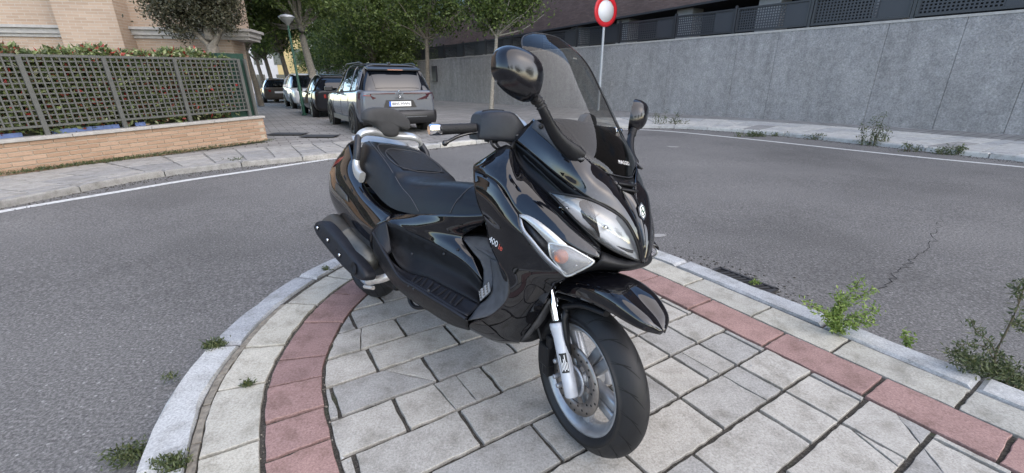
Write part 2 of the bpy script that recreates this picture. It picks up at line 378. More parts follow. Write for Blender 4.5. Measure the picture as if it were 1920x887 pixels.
# ================================================================== ground: road, corner pavement, far pavement
b = MB(); xs = [-900, -90, -40, -20, -10, -5, 0, 5, 10, 20, 40, 90, 900]; ys = [-900, -20, -5, 0, 2, 4, 6, 8, 10, 12, 14, 20, 40, 80, 160]
b.grid([[(x, y, gz(x, y)) for x in xs] for y in ys], smooth=False); road = structure(b.build('road', 'asphalt'))

# ---- corner pavement on which the scooter stands; curve given in (d, n) of the paving grid
KC = [(-.50, -5), (-.505, -2), (-.51, .6), (-.503, 1.55), (-.456, 1.92), (-.36, 2.2), (-.18, 2.546), (.093, 2.88), (.42, 3.14), (.88, 3.36), (1.4, 3.42), (1.9, 3.24), (2.3, 2.82), (2.51, 2.3), (2.56, 1.8), (2.56, .8), (2.56, -1.5), (2.56, -5)]
_c = np.asarray(cr([(a, c, 0) for a, c in KC], 900))[:, :2]; _s = np.r_[0, np.cumsum(np.linalg.norm(np.diff(_c, axis=0), axis=1))]; SL = _s[-1]
def kc(s, off=0.0):
    i = int(np.clip(np.searchsorted(_s, s)-1, 1, len(_c)-3)); k = (s-_s[i])/(_s[i+1]-_s[i]); p = _c[i]*(1-k)+_c[i+1]*k; t = _c[i+2]-_c[i-1]; t /= np.linalg.norm(t)
    return p+np.array([t[1], -t[0]])*off
def s_at(d, n, off): # curve parameter nearest to a grid point
    A = np.array([kc(s, off) for s in _s[::3]]); return _s[::3][np.argmin(((A-[d, n])**2).sum(1))]
island = MB(); ring = [kc(s, .03) for s in np.linspace(.2, SL-.2, 120)]
pl = [dn(a, c) for a, c in ring]; island.prism(pl, -.2, -.014); isl = structure(island.build('corner_pavement', 'joint_soil'))
KA, KB_, KD = .150, .372, .595
def jit(p, a): return (p[0]+RNG.normal(0, a), p[1]+RNG.normal(0, a))
def slab_poly(poly, name, mat, parent, z=0.0, th=.05, bev=.0016, tilt=.003, rough=.0016, sub=5):
    """one paving piece: outline roughened, top slightly tilted, edges worn"""
    out = []; n = len(poly)
    for i in range(n):
        a, c = np.asarray(poly[i]), np.asarray(poly[(i+1) % n]); L = np.linalg.norm(c-a); k = max(1, int(L/.032)) if sub else 1
        for j in range(k):
            q = a+(c-a)*j/k; out.append(q+(RNG.normal(0, rough, 2) if j else RNG.normal(0, rough*.8, 2)))
    W = [dn(*q) for q in out]; m = MB().prism(W, -th, 0, bev); c0 = sum(W)/len(W); tx, ty = RNG.normal(0, tilt, 2); dz = RNG.normal(0, .0012)
    m.v = [(x, y, zz+z+dz+(x-c0[0])*tx+(y-c0[1])*ty) for x, y, zz in m.v]
    return m.build(name, mat, parent)
def band_piece(s0, s1, o0, o1, gap, name, mat, z=0.0, th=.05, bev=.002, tilt=.002, skew=0.0):
    k = max(2, int((s1-s0)/.07)); A = [kc(s, o0+gap/2) for s in np.linspace(s0+gap/2, s1-gap/2, k)]; B = [kc(s, o1-gap/2) for s in np.linspace(s0+gap/2+skew, s1-gap/2+skew, k)]
    return slab_poly(A+B[::-1], name, mat, isl, z, th, bev, tilt, sub=0 if k > 6 else 1)
# kerb stones
kj = [s_at(-.35, n, KA/2) for n in (-2.2, -1.2, -.2, .75, 1.50)]+[s_at(-.26, 2.26, KA/2), s_at(.17, 2.87, KA/2)]
s = kj[-1]
while s < s_at(2.4, 2.6, KA/2)-.6: s += .78; kj.append(s)
kj += [s_at(2.47, n, KA/2) for n in (1.745, .80, .24, -.6, -1.5, -2.4, -3.3)]
kj = sorted(kj)
for s0, s1 in zip(kj[:-1], kj[1:]):
    if s1-s0 > .15: band_piece(s0, s1, 0.0, KA, .012 if s0 > s_at(1, 3.4, 0) else .016, 'kerb_stone', 'kerb_stone', z=.006, th=.14, bev=.014, tilt=.002)
# outer slabs and the pink band
sj = [s_at(-.26, n, .26) for n in (-1.3, -.9, -.5, -.1, .3, .7, 1.1, 1.50, 1.86, 2.21)]+[s_at(.03, 2.58, .26), s_at(.30, 2.86, .26)]
s = sj[-1]
while s < s_at(2.27, 2.3, .26)-.55: s += .41; sj.append(s)
sj += [s_at(2.27, 1.477-.411*k, .26) for k in range(-2, 9)]
pj = [s_at(-.05, n, .48) for n in (-1.2, -.8, -.4, 0, .35, .75, 1.05, 1.36, 1.55, 1.775, 1.97, 2.36)]+[s_at(.30, 2.56, .48)]
s = pj[-1]
while s < s_at(2.05, 2.2, .48)-.55: s += .40; pj.append(s)
pj += [s_at(2.05, 1.255-.409*k, .48) for k in range(-2, 9)]
for J, o0, o1, nm, mt in ((sorted(sj), KA+.012, KB_, 'border_slab', 'paver_outer'), (sorted(pj), KB_, KD, 'pink_paver', 'paver_pink')):
    for s0, s1 in zip(J[:-1], J[1:]):
        if s1-s0 < .1: continue
        left = s1 < s_at(1, 3.4, 0)
        band_piece(s0, s1, o0+(.012 if left and nm[0] == 'b' else 0), o1-(.003 if left else 0), .017 if left else .014, nm, mt, tilt=.005 if left else .002)
# thin filler strip between kerb and slabs on the left
for s0, s1 in zip(np.arange(s_at(-.35, .9, KA), s_at(-.1, 2.45, KA), .23), np.arange(s_at(-.35, .9, KA), s_at(-.1, 2.45, KA), .23)+.23):
    band_piece(s0, s1, KA-.004, KA+.030, .006, 'mortar_strip', 'mortar_strip', z=-.004, tilt=.006)
# running-bond pavers, 40 by 20, clipped by the pink band
inner = [kc(s, KD+.004) for s in np.linspace(.5, SL-.5, 160)]; ICEN = np.array([1.2, 1.0])
def clip(poly, a, c):
    """keep the part of poly on the island side of line a-c"""
    out = []; nrm = np.array([-(c-a)[1], (c-a)[0]])
    if (ICEN-a)@nrm < 0: nrm = -nrm
    for i in range(len(poly)):
        p, q = poly[i], poly[(i+1) % len(poly)]; dp, dq = (p-a)@nrm, (q-a)@nrm
        if dp >= 0: out.append(p)
        if dp*dq < 0: out.append(p+(q-p)*dp/(dp-dq))
    return out
def area(p): return .5*abs(sum(p[i][0]*p[(i+1) % len(p)][1]-p[(i+1) % len(p)][0]*p[i][1] for i in range(len(p))))
def split(poly, a, c, gap):
    a, c = np.asarray(a, float), np.asarray(c, float); nrm = np.array([-(c-a)[1], (c-a)[0]]); nrm /= np.linalg.norm(nrm); res = []
    for sgn in (1, -1):
        out = []; f = lambda p: sgn*((p-a)@nrm)-gap/2
        for i in range(len(poly)):
            p, q = poly[i], poly[(i+1) % len(poly)]; dp, dq = f(p), f(q)
            if dp >= 0: out.append(p)
            if dp*dq < 0: out.append(p+(q-p)*dp/(dp-dq))
        if len(out) > 2 and area(out) > .0006: res.append(out)
    return res
def g2(u, v): p = G(u, v); return np.array([p@GD, p@GN])
CRK = [(g2(726, 694), g2(815, 714)), (g2(815, 722), g2(857, 770)), (g2(858, 708), g2(894, 751)), (g2(677, 615), g2(676, 652)), (g2(1330, 690), g2(1380, 718)), (g2(1700, 800), g2(1770, 887)), (g2(1640, 840), g2(1700, 887))]
JG = .016
for i in range(-7, 14):
    n1 = 2.060-.2038*i; n0 = n1-.2038
    base = .525 if i % 2 == 0 else .327
    js = [base+.3985*k for k in range(-4, 7)]
    if 3 <= i <= 8: js += [j+.1995 for j in js if 1.28 < j+.1995 < 1.80 and RNG.random() < .8]
    js = sorted(js)
    for d0, d1 in zip(js[:-1], js[1:]):
        if d0 > 1.95 or d1 < -.3: continue
        poly = [np.array(q) for q in ((d0+JG/2, n0+JG/2), (d1-JG/2, n0+JG/2), (d1-JG/2, n1-JG/2), (d0+JG/2, n1-JG/2))]
        if d1 > 1.88: poly = [np.minimum(p, [1.953, 9]) for p in poly]
        mid_ = np.mean(poly, axis=0)
        nk = int(np.argmin([np.linalg.norm(q-mid_) for q in inner])); tk_ = inner[min(nk+1, len(inner)-1)]-inner[max(nk-1, 0)]; nr_ = np.array([tk_[1], -tk_[0]])/np.linalg.norm(tk_)
        if (mid_-inner[nk])@nr_ < -.25: continue
        for k in range(len(inner)-1):
            if np.linalg.norm(inner[k]-mid_) < .45: poly = clip(poly, inner[k], inner[k+1])
            if len(poly) < 3: break
        if len(poly) < 3 or area(poly) < .0012: continue
        parts = [poly]
        for a, c in CRK:
            m_ = (a+c)/2
            if d0-.01 < m_[0] < d1+.01 and n0-.01 < m_[1] < n1+.01: parts = [q for p_ in parts for q in split(p_, a, c, .005)]
        for p_ in parts: slab_poly(p_, 'paver', 'paver_grey', isl)
# loose stones and litter in the joints
b = MB()
for _ in range(320):
    if RNG.random() < .62: q = kc(RNG.uniform(s_at(-.3, .9, .3), s_at(.4, 3., .3)), RNG.choice([KA+.02, KB_, KD])+RNG.normal(0, .012)); 
    else: q = (RNG.uniform(0, 1.95), 2.06-.2038*RNG.integers(-1, 9)+RNG.normal(0, .004))
    r = RNG.uniform(.0018, .0055); p = dn(q[0], q[1], -.008+RNG.uniform(0, .006)); a = RNG.uniform(.6, 1.3, 6)
    b.add([p+np.array(w)*r*a[k] for k, w in enumerate(((1, 0, 0), (-1, 0, 0), (0, 1, 0), (0, -1, 0), (0, 0, 1), (0, 0, -1)))], [(0, 2, 4), (2, 1, 4), (1, 3, 4), (3, 0, 4), (2, 0, 5), (1, 2, 5), (3, 1, 5), (0, 3, 5)])
gv = b.build('joint_gravel', 'mortar_strip'); stuff(gv, 'tiny loose stones lying in the joints of the paved corner', 'gravel')
b = MB()
for (u, v, r) in ((1312, 668, .005), (1320, 672, .004), (1409, 686, .006), (642, 858, .007), (655, 864, .005), (1500, 638, .004)):
    p = G(u, v, .004); a = RNG.uniform(.7, 1.3, 6); b.add([p+np.array(w)*r*a[k] for k, w in enumerate(((1, 0, 0), (-1, 0, 0), (0, 1, 0), (0, -1, 0), (0, 0, .5), (0, 0, -.5)))], [(0, 2, 4), (2, 1, 4), (1, 3, 4), (3, 0, 4), (2, 0, 5), (1, 2, 5), (3, 1, 5), (0, 3, 5)])
stuff(b.build('pebbles', 'slab_pale'), 'few white pebbles scattered on the pavers', 'pebbles')

# ---- drain grate let into the gutter
g0, g1 = GG(1352, 512), GG(1422, 535); gd_ = g1-g0; gd_[2] = 0; gd_ /= np.linalg.norm(gd_); gn_ = np.array([-gd_[1], gd_[0], 0])
if gn_ @ GD < 0: gn_ = -gn_
gc = dn(2.68, 1.42); gc[2] = gz(*gc[:2])+.004; gr_ = empty('drain_grate', gc); tag(gr_, 'black iron drain grate in the gutter beside the kerb', 'drain')
Q = np.stack([GN, GD, np.array([0, 0, 1.])], 1)
b = MB(); b.add([Q@np.array(w) for w in ((-.20, -.12, 0), (.20, -.12, 0), (.20, .12, 0), (-.20, .12, 0))], [(0, 1, 2, 3)]); b.build('pit', 'void', gr_)
b = MB()
for w, sz in (((-.20, 0, .004), (.02, .26, .012)), ((.20, 0, .004), (.02, .26, .012)), ((0, -.125, .004), (.42, .02, .012)), ((0, .125, .004), (.42, .02, .012)), ((0, 0, .004), (.38, .016, .01))): b.box(Q@np.array(w), sz, Q)
b.build('frame', 'grate', gr_)
for k in range(9): MB().box(Q@np.array((-.16+.04*k, 0, .003)), (.016, .23, .010), Q@np.array([[.94, -.34, 0], [.34, .94, 0], [0, 0, 1]])).build('bar', 'grate', gr_)
b = MB()
for _ in range(420):
    q = gc+GN*RNG.normal(0, .25)+GD*RNG.normal(.02, .12); r = RNG.uniform(.003, .012)
    if (q@GD) < 2.57: continue
    if abs((q-gc)@GN) < .2 and abs((q-gc)@GD) < .11: continue
    q[2] = gz(*q[:2])+.002; a = RNG.uniform(.6, 1.4, 6); b.add([q+np.array(w)*r*a[k] for k, w in enumerate(((1, 0, 0), (-1, 0, 0), (0, 1, 0), (0, -1, 0), (0, 0, .6), (0, 0, -.6)))], [(0, 2, 4), (2, 1, 4), (1, 3, 4), (3, 0, 4), (2, 0, 5), (1, 2, 5), (3, 1, 5), (0, 3, 5)])
stuff(b.build('gutter_dirt', 'hole_dirt'), 'dark dirt and crumbs gathered round the drain grate', 'dirt')
# crack in the asphalt
ck = [GG(u, v, .002) for u, v in ((1648, 537), (1668, 524), (1690, 508), (1697, 495), (1722, 480), (1741, 470), (1745, 458), (1752, 440), (1758, 425), (1763, 405))]
ck2 = []
for a, c in zip(ck[:-1], ck[1:]):
    for k in range(5): ck2.append(a+(c-a)*k/5+np.array([*RNG.normal(0, .018, 2), 0]))
b = MB(); L, Rr = [], []
for i, p in enumerate(ck2):
    t = ck2[min(i+1, len(ck2)-1)]-ck2[max(i-1, 0)]; t /= np.linalg.norm(t); n = np.array([-t[1], t[0], 0]); w = RNG.uniform(.0015, .0055)*(1-.6*i/len(ck2)); L.append(p+n*w); Rr.append(p-n*w)
ck_o = b.grid([L, Rr], flip=True, smooth=False).build('crack', 'void', road)

# ---- far kerb: one curve from the left, across the street mouth, to the right
FK = [(-60, 389), (0, 376), (144, 349), (285, 323), (447, 304), (639, 287), (760, 276), (908, 261), (1030, 246), (1150, 236), (1250, 235), (1322, 238), (1473, 249), (1615, 263), (1797, 282), (1920, 294), (2060, 310)]
KH = .085
fk_p = [GG(u, v, KH) for u, v in FK]; e0 = fk_p[0]-(fk_p[1]-fk_p[0])/np.linalg.norm(fk_p[1]-fk_p[0])*9; e1 = fk_p[-1]+(fk_p[-1]-fk_p[-2])/np.linalg.norm(fk_p[-1]-fk_p[-2])*9
_fc = np.asarray(cr([e0]+fk_p+[e1], 700)); _fs = np.r_[0, np.cumsum(np.linalg.norm(np.diff(_fc, axis=0), axis=1))]
for _ in range(60): _fc[1:-1] = (_fc[:-2]+2*_fc[1:-1]+_fc[2:])/4
def fc(s, off=0.0, dz=0.0):
    i = int(np.clip(np.searchsorted(_fs, s)-1, 2, len(_fc)-4)); k = (s-_fs[i])/(_fs[i+1]-_fs[i]); p = _fc[i]*(1-k)+_fc[i+1]*k; t = _fc[i+3]-_fc[i-2]; t[2] = 0; t /= np.linalg.norm(t)
    q = p+np.array([-t[1], t[0], 0])*off; q[2] = gz(q[0], q[1])+KH+dz; return q
def fs_at(p): return _fs[np.argmin(((_fc[:, :2]-p[:2])**2).sum(1))]
# pavement sheet behind it, up to the horizon
b = MB(); S_ = np.linspace(.1, _fs[-1]-.1, 120)
far_rows = [[fc(s, o, -.016) for s in S_] for o in (.02, .6, 1.2, 2, 3, 4.5, 6)]
def mat_farpave():
    m, t, b = nt('far_paving'); co = coords(t); mp = N(t, 'ShaderNodeMapping'); mp.inputs['Rotation'].default_value = (0, 0, -math.atan2(GD[1], GD[0])); t.links.new(co, mp.inputs[0])
    br = N(t, 'ShaderNodeTexBrick', i_Scale=1.0, i_Mortar_Size=.012, i_Brick_Width=.4, i_Row_Height=.2); t.links.new(mp.outputs[0], br.inputs[0])
    br.inputs['Color1'].default_value = (.20, .195, .185, 1); br.inputs['Color2'].default_value = (.27, .262, .25, 1); br.inputs['Mortar'].default_value = (.09, .085, .08, 1)
    n = noise(t, co, 1.2, 5); c = mix(t, br.outputs[0], ramp(t, n, [(.3, (.75, .75, .74)), (.7, (1.1, 1.1, 1.1))]), 1., 'MULTIPLY'); t.links.new(c, b.inputs[0]); b.inputs['Roughness'].default_value = .9
mat_farpave()
fp = structure(b.grid(far_rows, smooth=False, flip=False).build('far_pavement', 'far_paving'))
b = MB(); b.grid([[(x, y, .029+KH-.0205) for x in (-90, -30, 0, 30, 90)] for y in (14.2, 30, 60, 200)], smooth=False); b.grid([[(x, y, gz(0, y)+KH-.0205) for x in (-60, -20, -8, -3.2)] for y in (10.6, 12, 14, 14.2)], smooth=False); structure(b.build('side_street', 'far_paving'))
b = MB()   # gutter face under the kerb stones is the stones themselves
s = .2
def fpiece(s0, s1, o0, o1, gap, name, mat, dz=0., th=.05, bev=.006):
    k = max(2, int((s1-s0)/.25)+1); A = [fc(q, o0+gap/2) for q in np.linspace(s0+gap/2, s1-gap/2, k)]; B = [fc(q, o1-gap/2) for q in np.linspace(s0+gap/2, s1-gap/2, k)]
    poly = A+B[::-1]; m = MB().prism(poly, -th, 0, bev); c0 = sum(poly)/len(poly); tx, ty = RNG.normal(0, .003, 2)
    zz = {}
    m.v = [(x, y, z+gz(x, y)+KH+dz+(x-c0[0])*tx+(y-c0[1])*ty) for x, y, z in m.v]
    return m.build(name, mat, fp)
while s < _fs[-1]-1.2:
    L = RNG.uniform(.82, .98); fpiece(s, s+L, 0, .17, .014, 'kerb_stone', 'slab_far' if s < fs_at(GG(700, 280)) else 'slab_pale', th=.16, bev=.02); s += L
sL = fs_at(GG(655, 286, KH)); sR = fs_at(GG(1140, 237, KH))
s = max(1.0, fs_at(GG(-60, 389, KH))-3.5); k = 0
while s < sL+1.4:
    fpiece(s, s+.40, .175, .375, .016, 'pavement_slab', 'slab_far')
    for j in range(3): fpiece(s, s+.40, .378+.40*j, .775+.40*j, .020, 'pavement_slab', 'slab_far')
    s += .405
s = sR; k = 0
while s < min(_fs[-1]-2, fs_at(GG(2060, 310, KH))+2.0):
    fpiece(s, s+.40, .175, .385, .014, 'pavement_slab', 'slab_far' if k % 9 == 0 else 'slab_pale', dz=.001)
    for j in range(4): fpiece(s, s+.40, .388+.60*j, .985+.60*j, .012, 'pavement_slab', 'slab_far' if (k % 9 == 0 and j < 2) else 'slab_pale')
    s += .405; k += 1
# white edge lines
WLn = [(-60, 411), (0, 397), (110, 378), (230, 358), (350, 338), (480, 319), (636, 296), (760, 283), (880, 268), (930, 261)]
WRn = [(1120, 243), (1195, 243), (1257, 246.5), (1411, 261.5), (1565, 278), (1739, 296), (1912, 312.5), (2060, 328)]
for ln, th_, nm in ((WLn, .12, 'l'), (WRn, .12, 'r')):
    pts = cr([GG(u, v, .004) for u, v in ln], 60); L, Rr = [], []
    for i, p in enumerate(pts):
        t = pts[min(i+1, 59)]-pts[max(i-1, 0)]; t /= np.linalg.norm(t); n = np.array([-t[1], t[0], 0]); L.append(p+n*th_/2); Rr.append(p-n*th_/2)
    for q in L+Rr: q[2] = gz(q[0], q[1])+.004
    MB().grid([L, Rr], flip=True, smooth=False).build('edge_line', 'white_paint_road', road)
b = MB()
for (u, v, w) in ((1232, 441, .05), (1263, 275, .10)):
    p = GG(u, v, .004); a = RNG.uniform(.6, 1.2, 9); b.add([p]+[p+np.array([math.cos(t)*w*1.6, math.sin(t)*w, 0])*a[i] for i, t in enumerate(np.linspace(0, 2*math.pi, 9, endpoint=False))], [(0, i+1, (i+1) % 9+1) for i in range(9)])
b.build('paint_spot', 'slab_far', road)
# grit collected along the foot of the far kerb
b = MB()
for _ in range(2600):
    s = RNG.uniform(fs_at(GG(-60, 389)), fs_at(GG(2060, 310))); o = -abs(RNG.normal(0, .13)); q = fc(s, o); q[2] = gz(*q[:2])+.002; r = RNG.uniform(.004, .013); a = RNG.uniform(.6, 1.4, 6)
    b.add([q+np.array(w)*r*a[k] for k, w in enumerate(((1, 0, 0), (-1, 0, 0), (0, 1, 0), (0, -1, 0), (0, 0, .7), (0, 0, -.6)))], [(0, 2, 4), (2, 1, 4), (1, 3, 4), (3, 0, 4), (2, 0, 5), (1, 2, 5), (3, 1, 5), (0, 3, 5)])
stuff(b.build('gutter_grit', 'hole_dirt'), 'brown grit strewn along the foot of the far kerb', 'grit')

# ================================================================== left: brick wall, lattice fence, hedge, house
def set_uv(o, along):
    me = o.data; uv = me.uv_layers.new(name='UVMap'); al = np.asarray(along, float); pr = np.array([-al[1], al[0], 0])
    for p in me.polygons:
        a = al if abs(np.dot(p.normal, al)) < .7 else pr
        for li in p.loop_indices:
            co = me.vertices[me.loops[li].vertex_index].co; uv.data[li].uv = (co[0]*a[0]+co[1]*a[1], co[2])
    return o
A0, A1 = G(0, 327, .045), G(502, 264, .075); LW = A1-A0; LW[2] = 0; LWL = np.linalg.norm(LW); LW /= LWL; LN = np.array([LW[1], -LW[0], 0])   # LN points to the road
if LN@(CAMP-A0) < 0: LN = -LN
def lw(s, o=0, z=0): p = A0+LW*s+LN*o; p[2] = z; return p           # s metres along from the left frame edge, o metres towards the road
QL = np.stack([LW, LN, np.array([0, 0, 1.])], 1)
S0 = -9.0; WB = .03; WT = .488; TILT = .026
wall = empty('brick_wall', lw(LWL/2, -.12, WB)); wo = np.array(wall.location)
tag(wall, 'low tan brick wall with stone coping under the lattice fence', 'wall')
MB().box(lw((S0+LWL)/2, -.13, (WB+WT)/2)-wo, (LWL-S0-.01, .236, WT-WB-.004), QL).build('mortar_core', 'mortar', wall)
bm_ = MB().box((0, 0, 0), (.236, .03, .050)).build('brick', 'brick_tan', wall, bevel=.003); proto_used = False
RH = (WT-WB)/7
for r in range(7):
    s = LWL-(.0 if r % 2 == 0 else .123)-.118
    while s > -3.2:
        o = bm_ if not proto_used else bm_.copy()
        if proto_used: COL.objects.link(o); o.parent = wall
        proto_used = True
        o.matrix_local = Matrix.Translation((lw(s, -.014+RNG.normal(0, .0015), WB+RH*(r+.5))-wo).tolist()) @ Matrix(np.vstack([np.c_[QL, [0, 0, 0]], [0, 0, 0, 1]]).tolist()); s -= .246
    e = bm_.copy(); COL.objects.link(e); e.parent = wall; Qe = np.stack([-LN, LW, np.array([0, 0, 1.])], 1)
    e.matrix_local = Matrix.Translation((lw(LWL-.013, -.125, WB+RH*(r+.5))-wo).tolist()) @ Matrix(np.vstack([np.c_[Qe, [0, 0, 0]], [0, 0, 0, 1]]).tolist())
s = LWL+.03
while s > S0:
    L = 1.0; MB().box(lw(s-L/2, -.12, WT+.022)-wo, (L-.006, .31, .044), QL).build('coping_stone', 'stone_cap', wall, bevel=.006); s -= L
# lattice fence on the coping
FT = 1.60; F0 = WT+.044
fence = empty('lattice_fence', lw(LWL/2, -.12, F0)); fo = np.array(fence.location); tag(fence, 'grey metal lattice fence with square openings in front of the hedge', 'fence')
def top_s(u, v): # where a pixel ray meets the fence plane
    k = ray(u, v); q = lw(0, -.12); t = ((q-CAMP)@LN)/(k@LN); return (CAMP+k*t-lw(0, -.12))@LW
ps = [top_s(90, 249), top_s(235.6, 235.6), top_s(358, 226), top_s(470, 218)]
pitch = (ps[2]-ps[0])/2; ps = [ps[0]-pitch*k for k in range(5, 0, -1)]+ps
pe = top_s(482, 217)
for s in ps: MB().box(lw(s, -.12, (F0+FT)/2)-fo, (.055, .045, FT-F0+.02), QL).build('post', 'fence_grey', fence)
MB().box(lw(pe, -.12, (F0+FT)/2)-fo, (.045, .045, FT-F0+.03), QL).build('post', 'fence_grey', fence)
vb = None; hbar_ = {}
LB = F0+.13
for s0, s1 in zip(ps[:-1], ps[1:]):
    W = s1-s0
    MB().box(lw((s0+s1)/2, -.12, FT)-fo, (W-.056, .035, .035), QL).build('rail', 'fence_grey', fence); MB().box(lw((s0+s1)/2, -.12, LB)-fo, (W-.056, .035, .03), QL).build('rail', 'fence_grey', fence)
    nv_ = max(2, int(round(W/.082)))
    for k in range(1, nv_):
        c = lw(s0+W*k/nv_, -.117, (LB+FT)/2)-fo
        if vb is None: vb = MB().box((0, 0, 0), (.019, .012, FT-LB), QL).build('lattice_bar', 'fence_grey', fence); o = vb
        else: o = vb.copy(); COL.objects.link(o)
        o.parent = fence; o.location = c.tolist()
    for k in range(1, 13):
        z = LB+(FT-LB)*k/13; key = round(W, 2); c = lw((s0+s1)/2, -.131, z)-fo
        if key not in hbar_: o = MB().box((0, 0, 0), (W-.056, .012, .019), QL).build('lattice_bar', 'fence_grey', fence); hbar_[key] = o
        else: o = hbar_[key].copy(); COL.objects.link(o)
        o.parent = fence; o.location = c.tolist()
# leaves
def leaf_cloud(b, pts, size, up=.25, aspect=.45, rng=RNG):
    """one folded leaf at every point"""
    n = len(pts); D = rng.normal(0, 1, (n, 3)); D[:, 2] += up; D /= np.linalg.norm(D, axis=1, keepdims=True); E = rng.normal(0, 1, (n, 3)); E -= D*(E*D).sum(1, keepdims=True); E /= np.linalg.norm(E, axis=1, keepdims=True)+1e-9; Nn = np.cross(D, E)
    L = size*rng.uniform(.6, 1.25, n)[:, None]; W = L*aspect; pts = np.asarray(pts)
    V = np.stack([pts, pts+D*L*.5+E*W*.5+Nn*W*.15, pts+D*L, pts+D*L*.5-E*W*.5+Nn*W*.15], 1).reshape(-1, 3); o = len(b.v)
    b.v += [tuple(q) for q in V.tolist()]; b.f += [t for i in range(n) for t in ((o+4*i, o+4*i+1, o+4*i+2), (o+4*i, o+4*i+2, o+4*i+3))]; b.sm += [False]*(2*n); b.mi += [0]*(2*n); return b
n = 30000; ss = RNG.uniform(S0+2, pe-.28, n); oo = -.16-abs(RNG.normal(0, .15, n)); zz = WT+.05+RNG.random(n)**.8*(FT-WT+.10)
zz += np.where(RNG.random(n) < .12, RNG.uniform(0, .12, n), 0); hmax = FT+.07+.05*np.sin(ss*5)+.04*np.sin(ss*13); zz = np.minimum(zz, hmax+RNG.normal(0, .02, n))
hd = empty('hedge', lw(LWL/2, -.5, WT)); ho_ = np.array(hd.location); tag(hd, 'photinia hedge with green and red leaves behind the lattice fence', 'hedge')
b = leaf_cloud(MB(), [lw(a, o, z)-ho_ for a, o, z in zip(ss, oo, zz)], .092, .35)
n = 5000; ss = RNG.uniform(S0+2, pe-.1, n); oo = RNG.uniform(-1.0, -.2, n); hm = FT+.03+.05*np.sin(ss*5)+.04*np.sin(ss*13); zz = hm-abs(RNG.normal(0, .06, n))+.05
leaf_cloud(b, [lw(a, o, z)-ho_ for a, o, z in zip(ss, oo, zz)], .085, .5); b.build('foliage', 'leaf_hedge', hd)
MB().box(lw((S0+pe)/2, -.62, (WT+FT)/2)-ho_, (pe-S0-.3, .45, FT-WT-.06), QL).build('light_block_core', 'hedge_core_shade', hd)  # added dark box behind the leaves, stops light coming through the hedge
b = MB()
for s in np.arange(S0+2, pe-.3, .22):
    p = lw(s+RNG.normal(0, .05), -.42, WT-.25); b.tube([p-ho_, p+np.array([RNG.normal(0, .05), RNG.normal(0, .05), .9])-ho_, p+np.array([RNG.normal(0, .1), RNG.normal(0, .1), 1.5])-ho_], [.016, .012, .006], 6)
b.build('stems', 'stem', hd)
# dark green screening net at the corner, blue sheet glimpsed under the hedge
sn = tag(MB().box(lw(pe-.20, -.30, (F0+FT+.1)/2), (.50, .18, FT-F0+.12), QL).build('screening_net', 'green_screen'), 'dark green mesh screening at the corner end of the lattice fence', 'screen')
for k, (a, c) in enumerate(((0, 42), (105, 178), (184, 230), (265, 280))):
    s0, s1 = top_s(a, 255), top_s(c, 240); o = MB().box(lw((s0+s1)/2, -.20, WT+.075), (abs(s1-s0), .01, .06), QL).build('blue_sheet', 'blue_sheet')
    tag(o, ['scrap of blue sheet under the hedge at the left picture edge', 'longest scrap of blue sheet showing under the lattice fence', 'blue sheet scrap just left of the second fence post', 'smallest scrap of blue sheet, right of the second fence post'][k], 'sheet')
# moss and grass at the foot of the wall
b = MB(); pts = []
for _ in range(2600):
    s = RNG.uniform(-2, LWL+.1); s = s if RNG.random() < .5 else RNG.normal(1.2, .8); pts.append(lw(s, .02+abs(RNG.normal(0, .05)), gz(*lw(s)[:2])+KH+RNG.uniform(0, .03)))
leaf_cloud(b, pts, .045, .8, .25); stuff(b.build('wall_foot_grass', 'leaf_moss'), 'low grass and moss along the foot of the tan brick wall', 'grass')

# everything along the wall follows the slope of the pavement
def tilt(o):
    ax = np.cross(LW, [0, 0, 1.]); mw = Matrix.Translation(o.location); T = Matrix.Translation(lw(LWL/2, -.12, .3).tolist()); o.matrix_world = T @ Matrix.Rotation(TILT, 4, Vector(ax.tolist())) @ T.inverted() @ mw
for o in [wall, fence, hd, sn]+[q for q in scene.objects if q.name.startswith('blue_sheet')]: tilt(o)
# house, standing at a slight angle behind the hedge
def at_z(u, v, z): k = ray(u, v); return CAMP+k*((z-CAM_H)/k[2])
HP0, HP1 = at_z(0, 45, 2.45), at_z(470, 54, 2.45); HW = HP1-HP0; HW[2] = 0; HWL = np.linalg.norm(HW); HW /= HWL; HN = np.array([HW[1], -HW[0], 0])
if HN@(CAMP-HP0) < 0: HN = -HN
QH = np.stack([HW, HN, np.array([0, 0, 1.])], 1)
def hp(s, o=0, z=0): p = HP0+HW*s+HN*o; p[2] = z; return p
house = empty('brick_house', hp(HWL/2)); hw_ = np.array(house.location); tag(house, 'tan brick house with pale stone ledge and buttress behind the hedge', 'house')
def hs(u, v, o=0):
    k = ray(u, v); q = hp(0, o); t = ((q-CAMP)@HN)/(k@HN); p = CAMP+k*t; return (p-q)@HW, p[2]
def hbox(name, s0, s1, z0, z1, o0, o1, mat, par=house):
    o = MB().box(hp((s0+s1)/2, (o0+o1)/2, (z0+z1)/2)-hw_, (s1-s0, abs(o1-o0), z1-z0), QH).build(name, mat, par); return set_uv(o, HW)
zl = 2.45; se = HWL; sp_end, _ = hs(434, 80, -.12)
hbox('wall', -24, sp_end, 0, zl-.24, -.9, -.12, 'brick_house'); hbox('wall', -24, se-.35, zl, 9.0, -.9, -.12, 'brick_house'); hbox('wall', -24, se-6, 0, 8.99, -8, -.91, 'brick_house')
hbox('ledge', -24, se-.06, zl-.17, zl-.06, -.8, -.03, 'stone_cap'); hbox('ledge_lip', -24, se, zl-.06, zl-.002, -.85, .03, 'stone_cap'); hbox('ledge_foot', -24, se-.10, zl-.24, zl-.17, -.8, -.08, 'stone_cap')
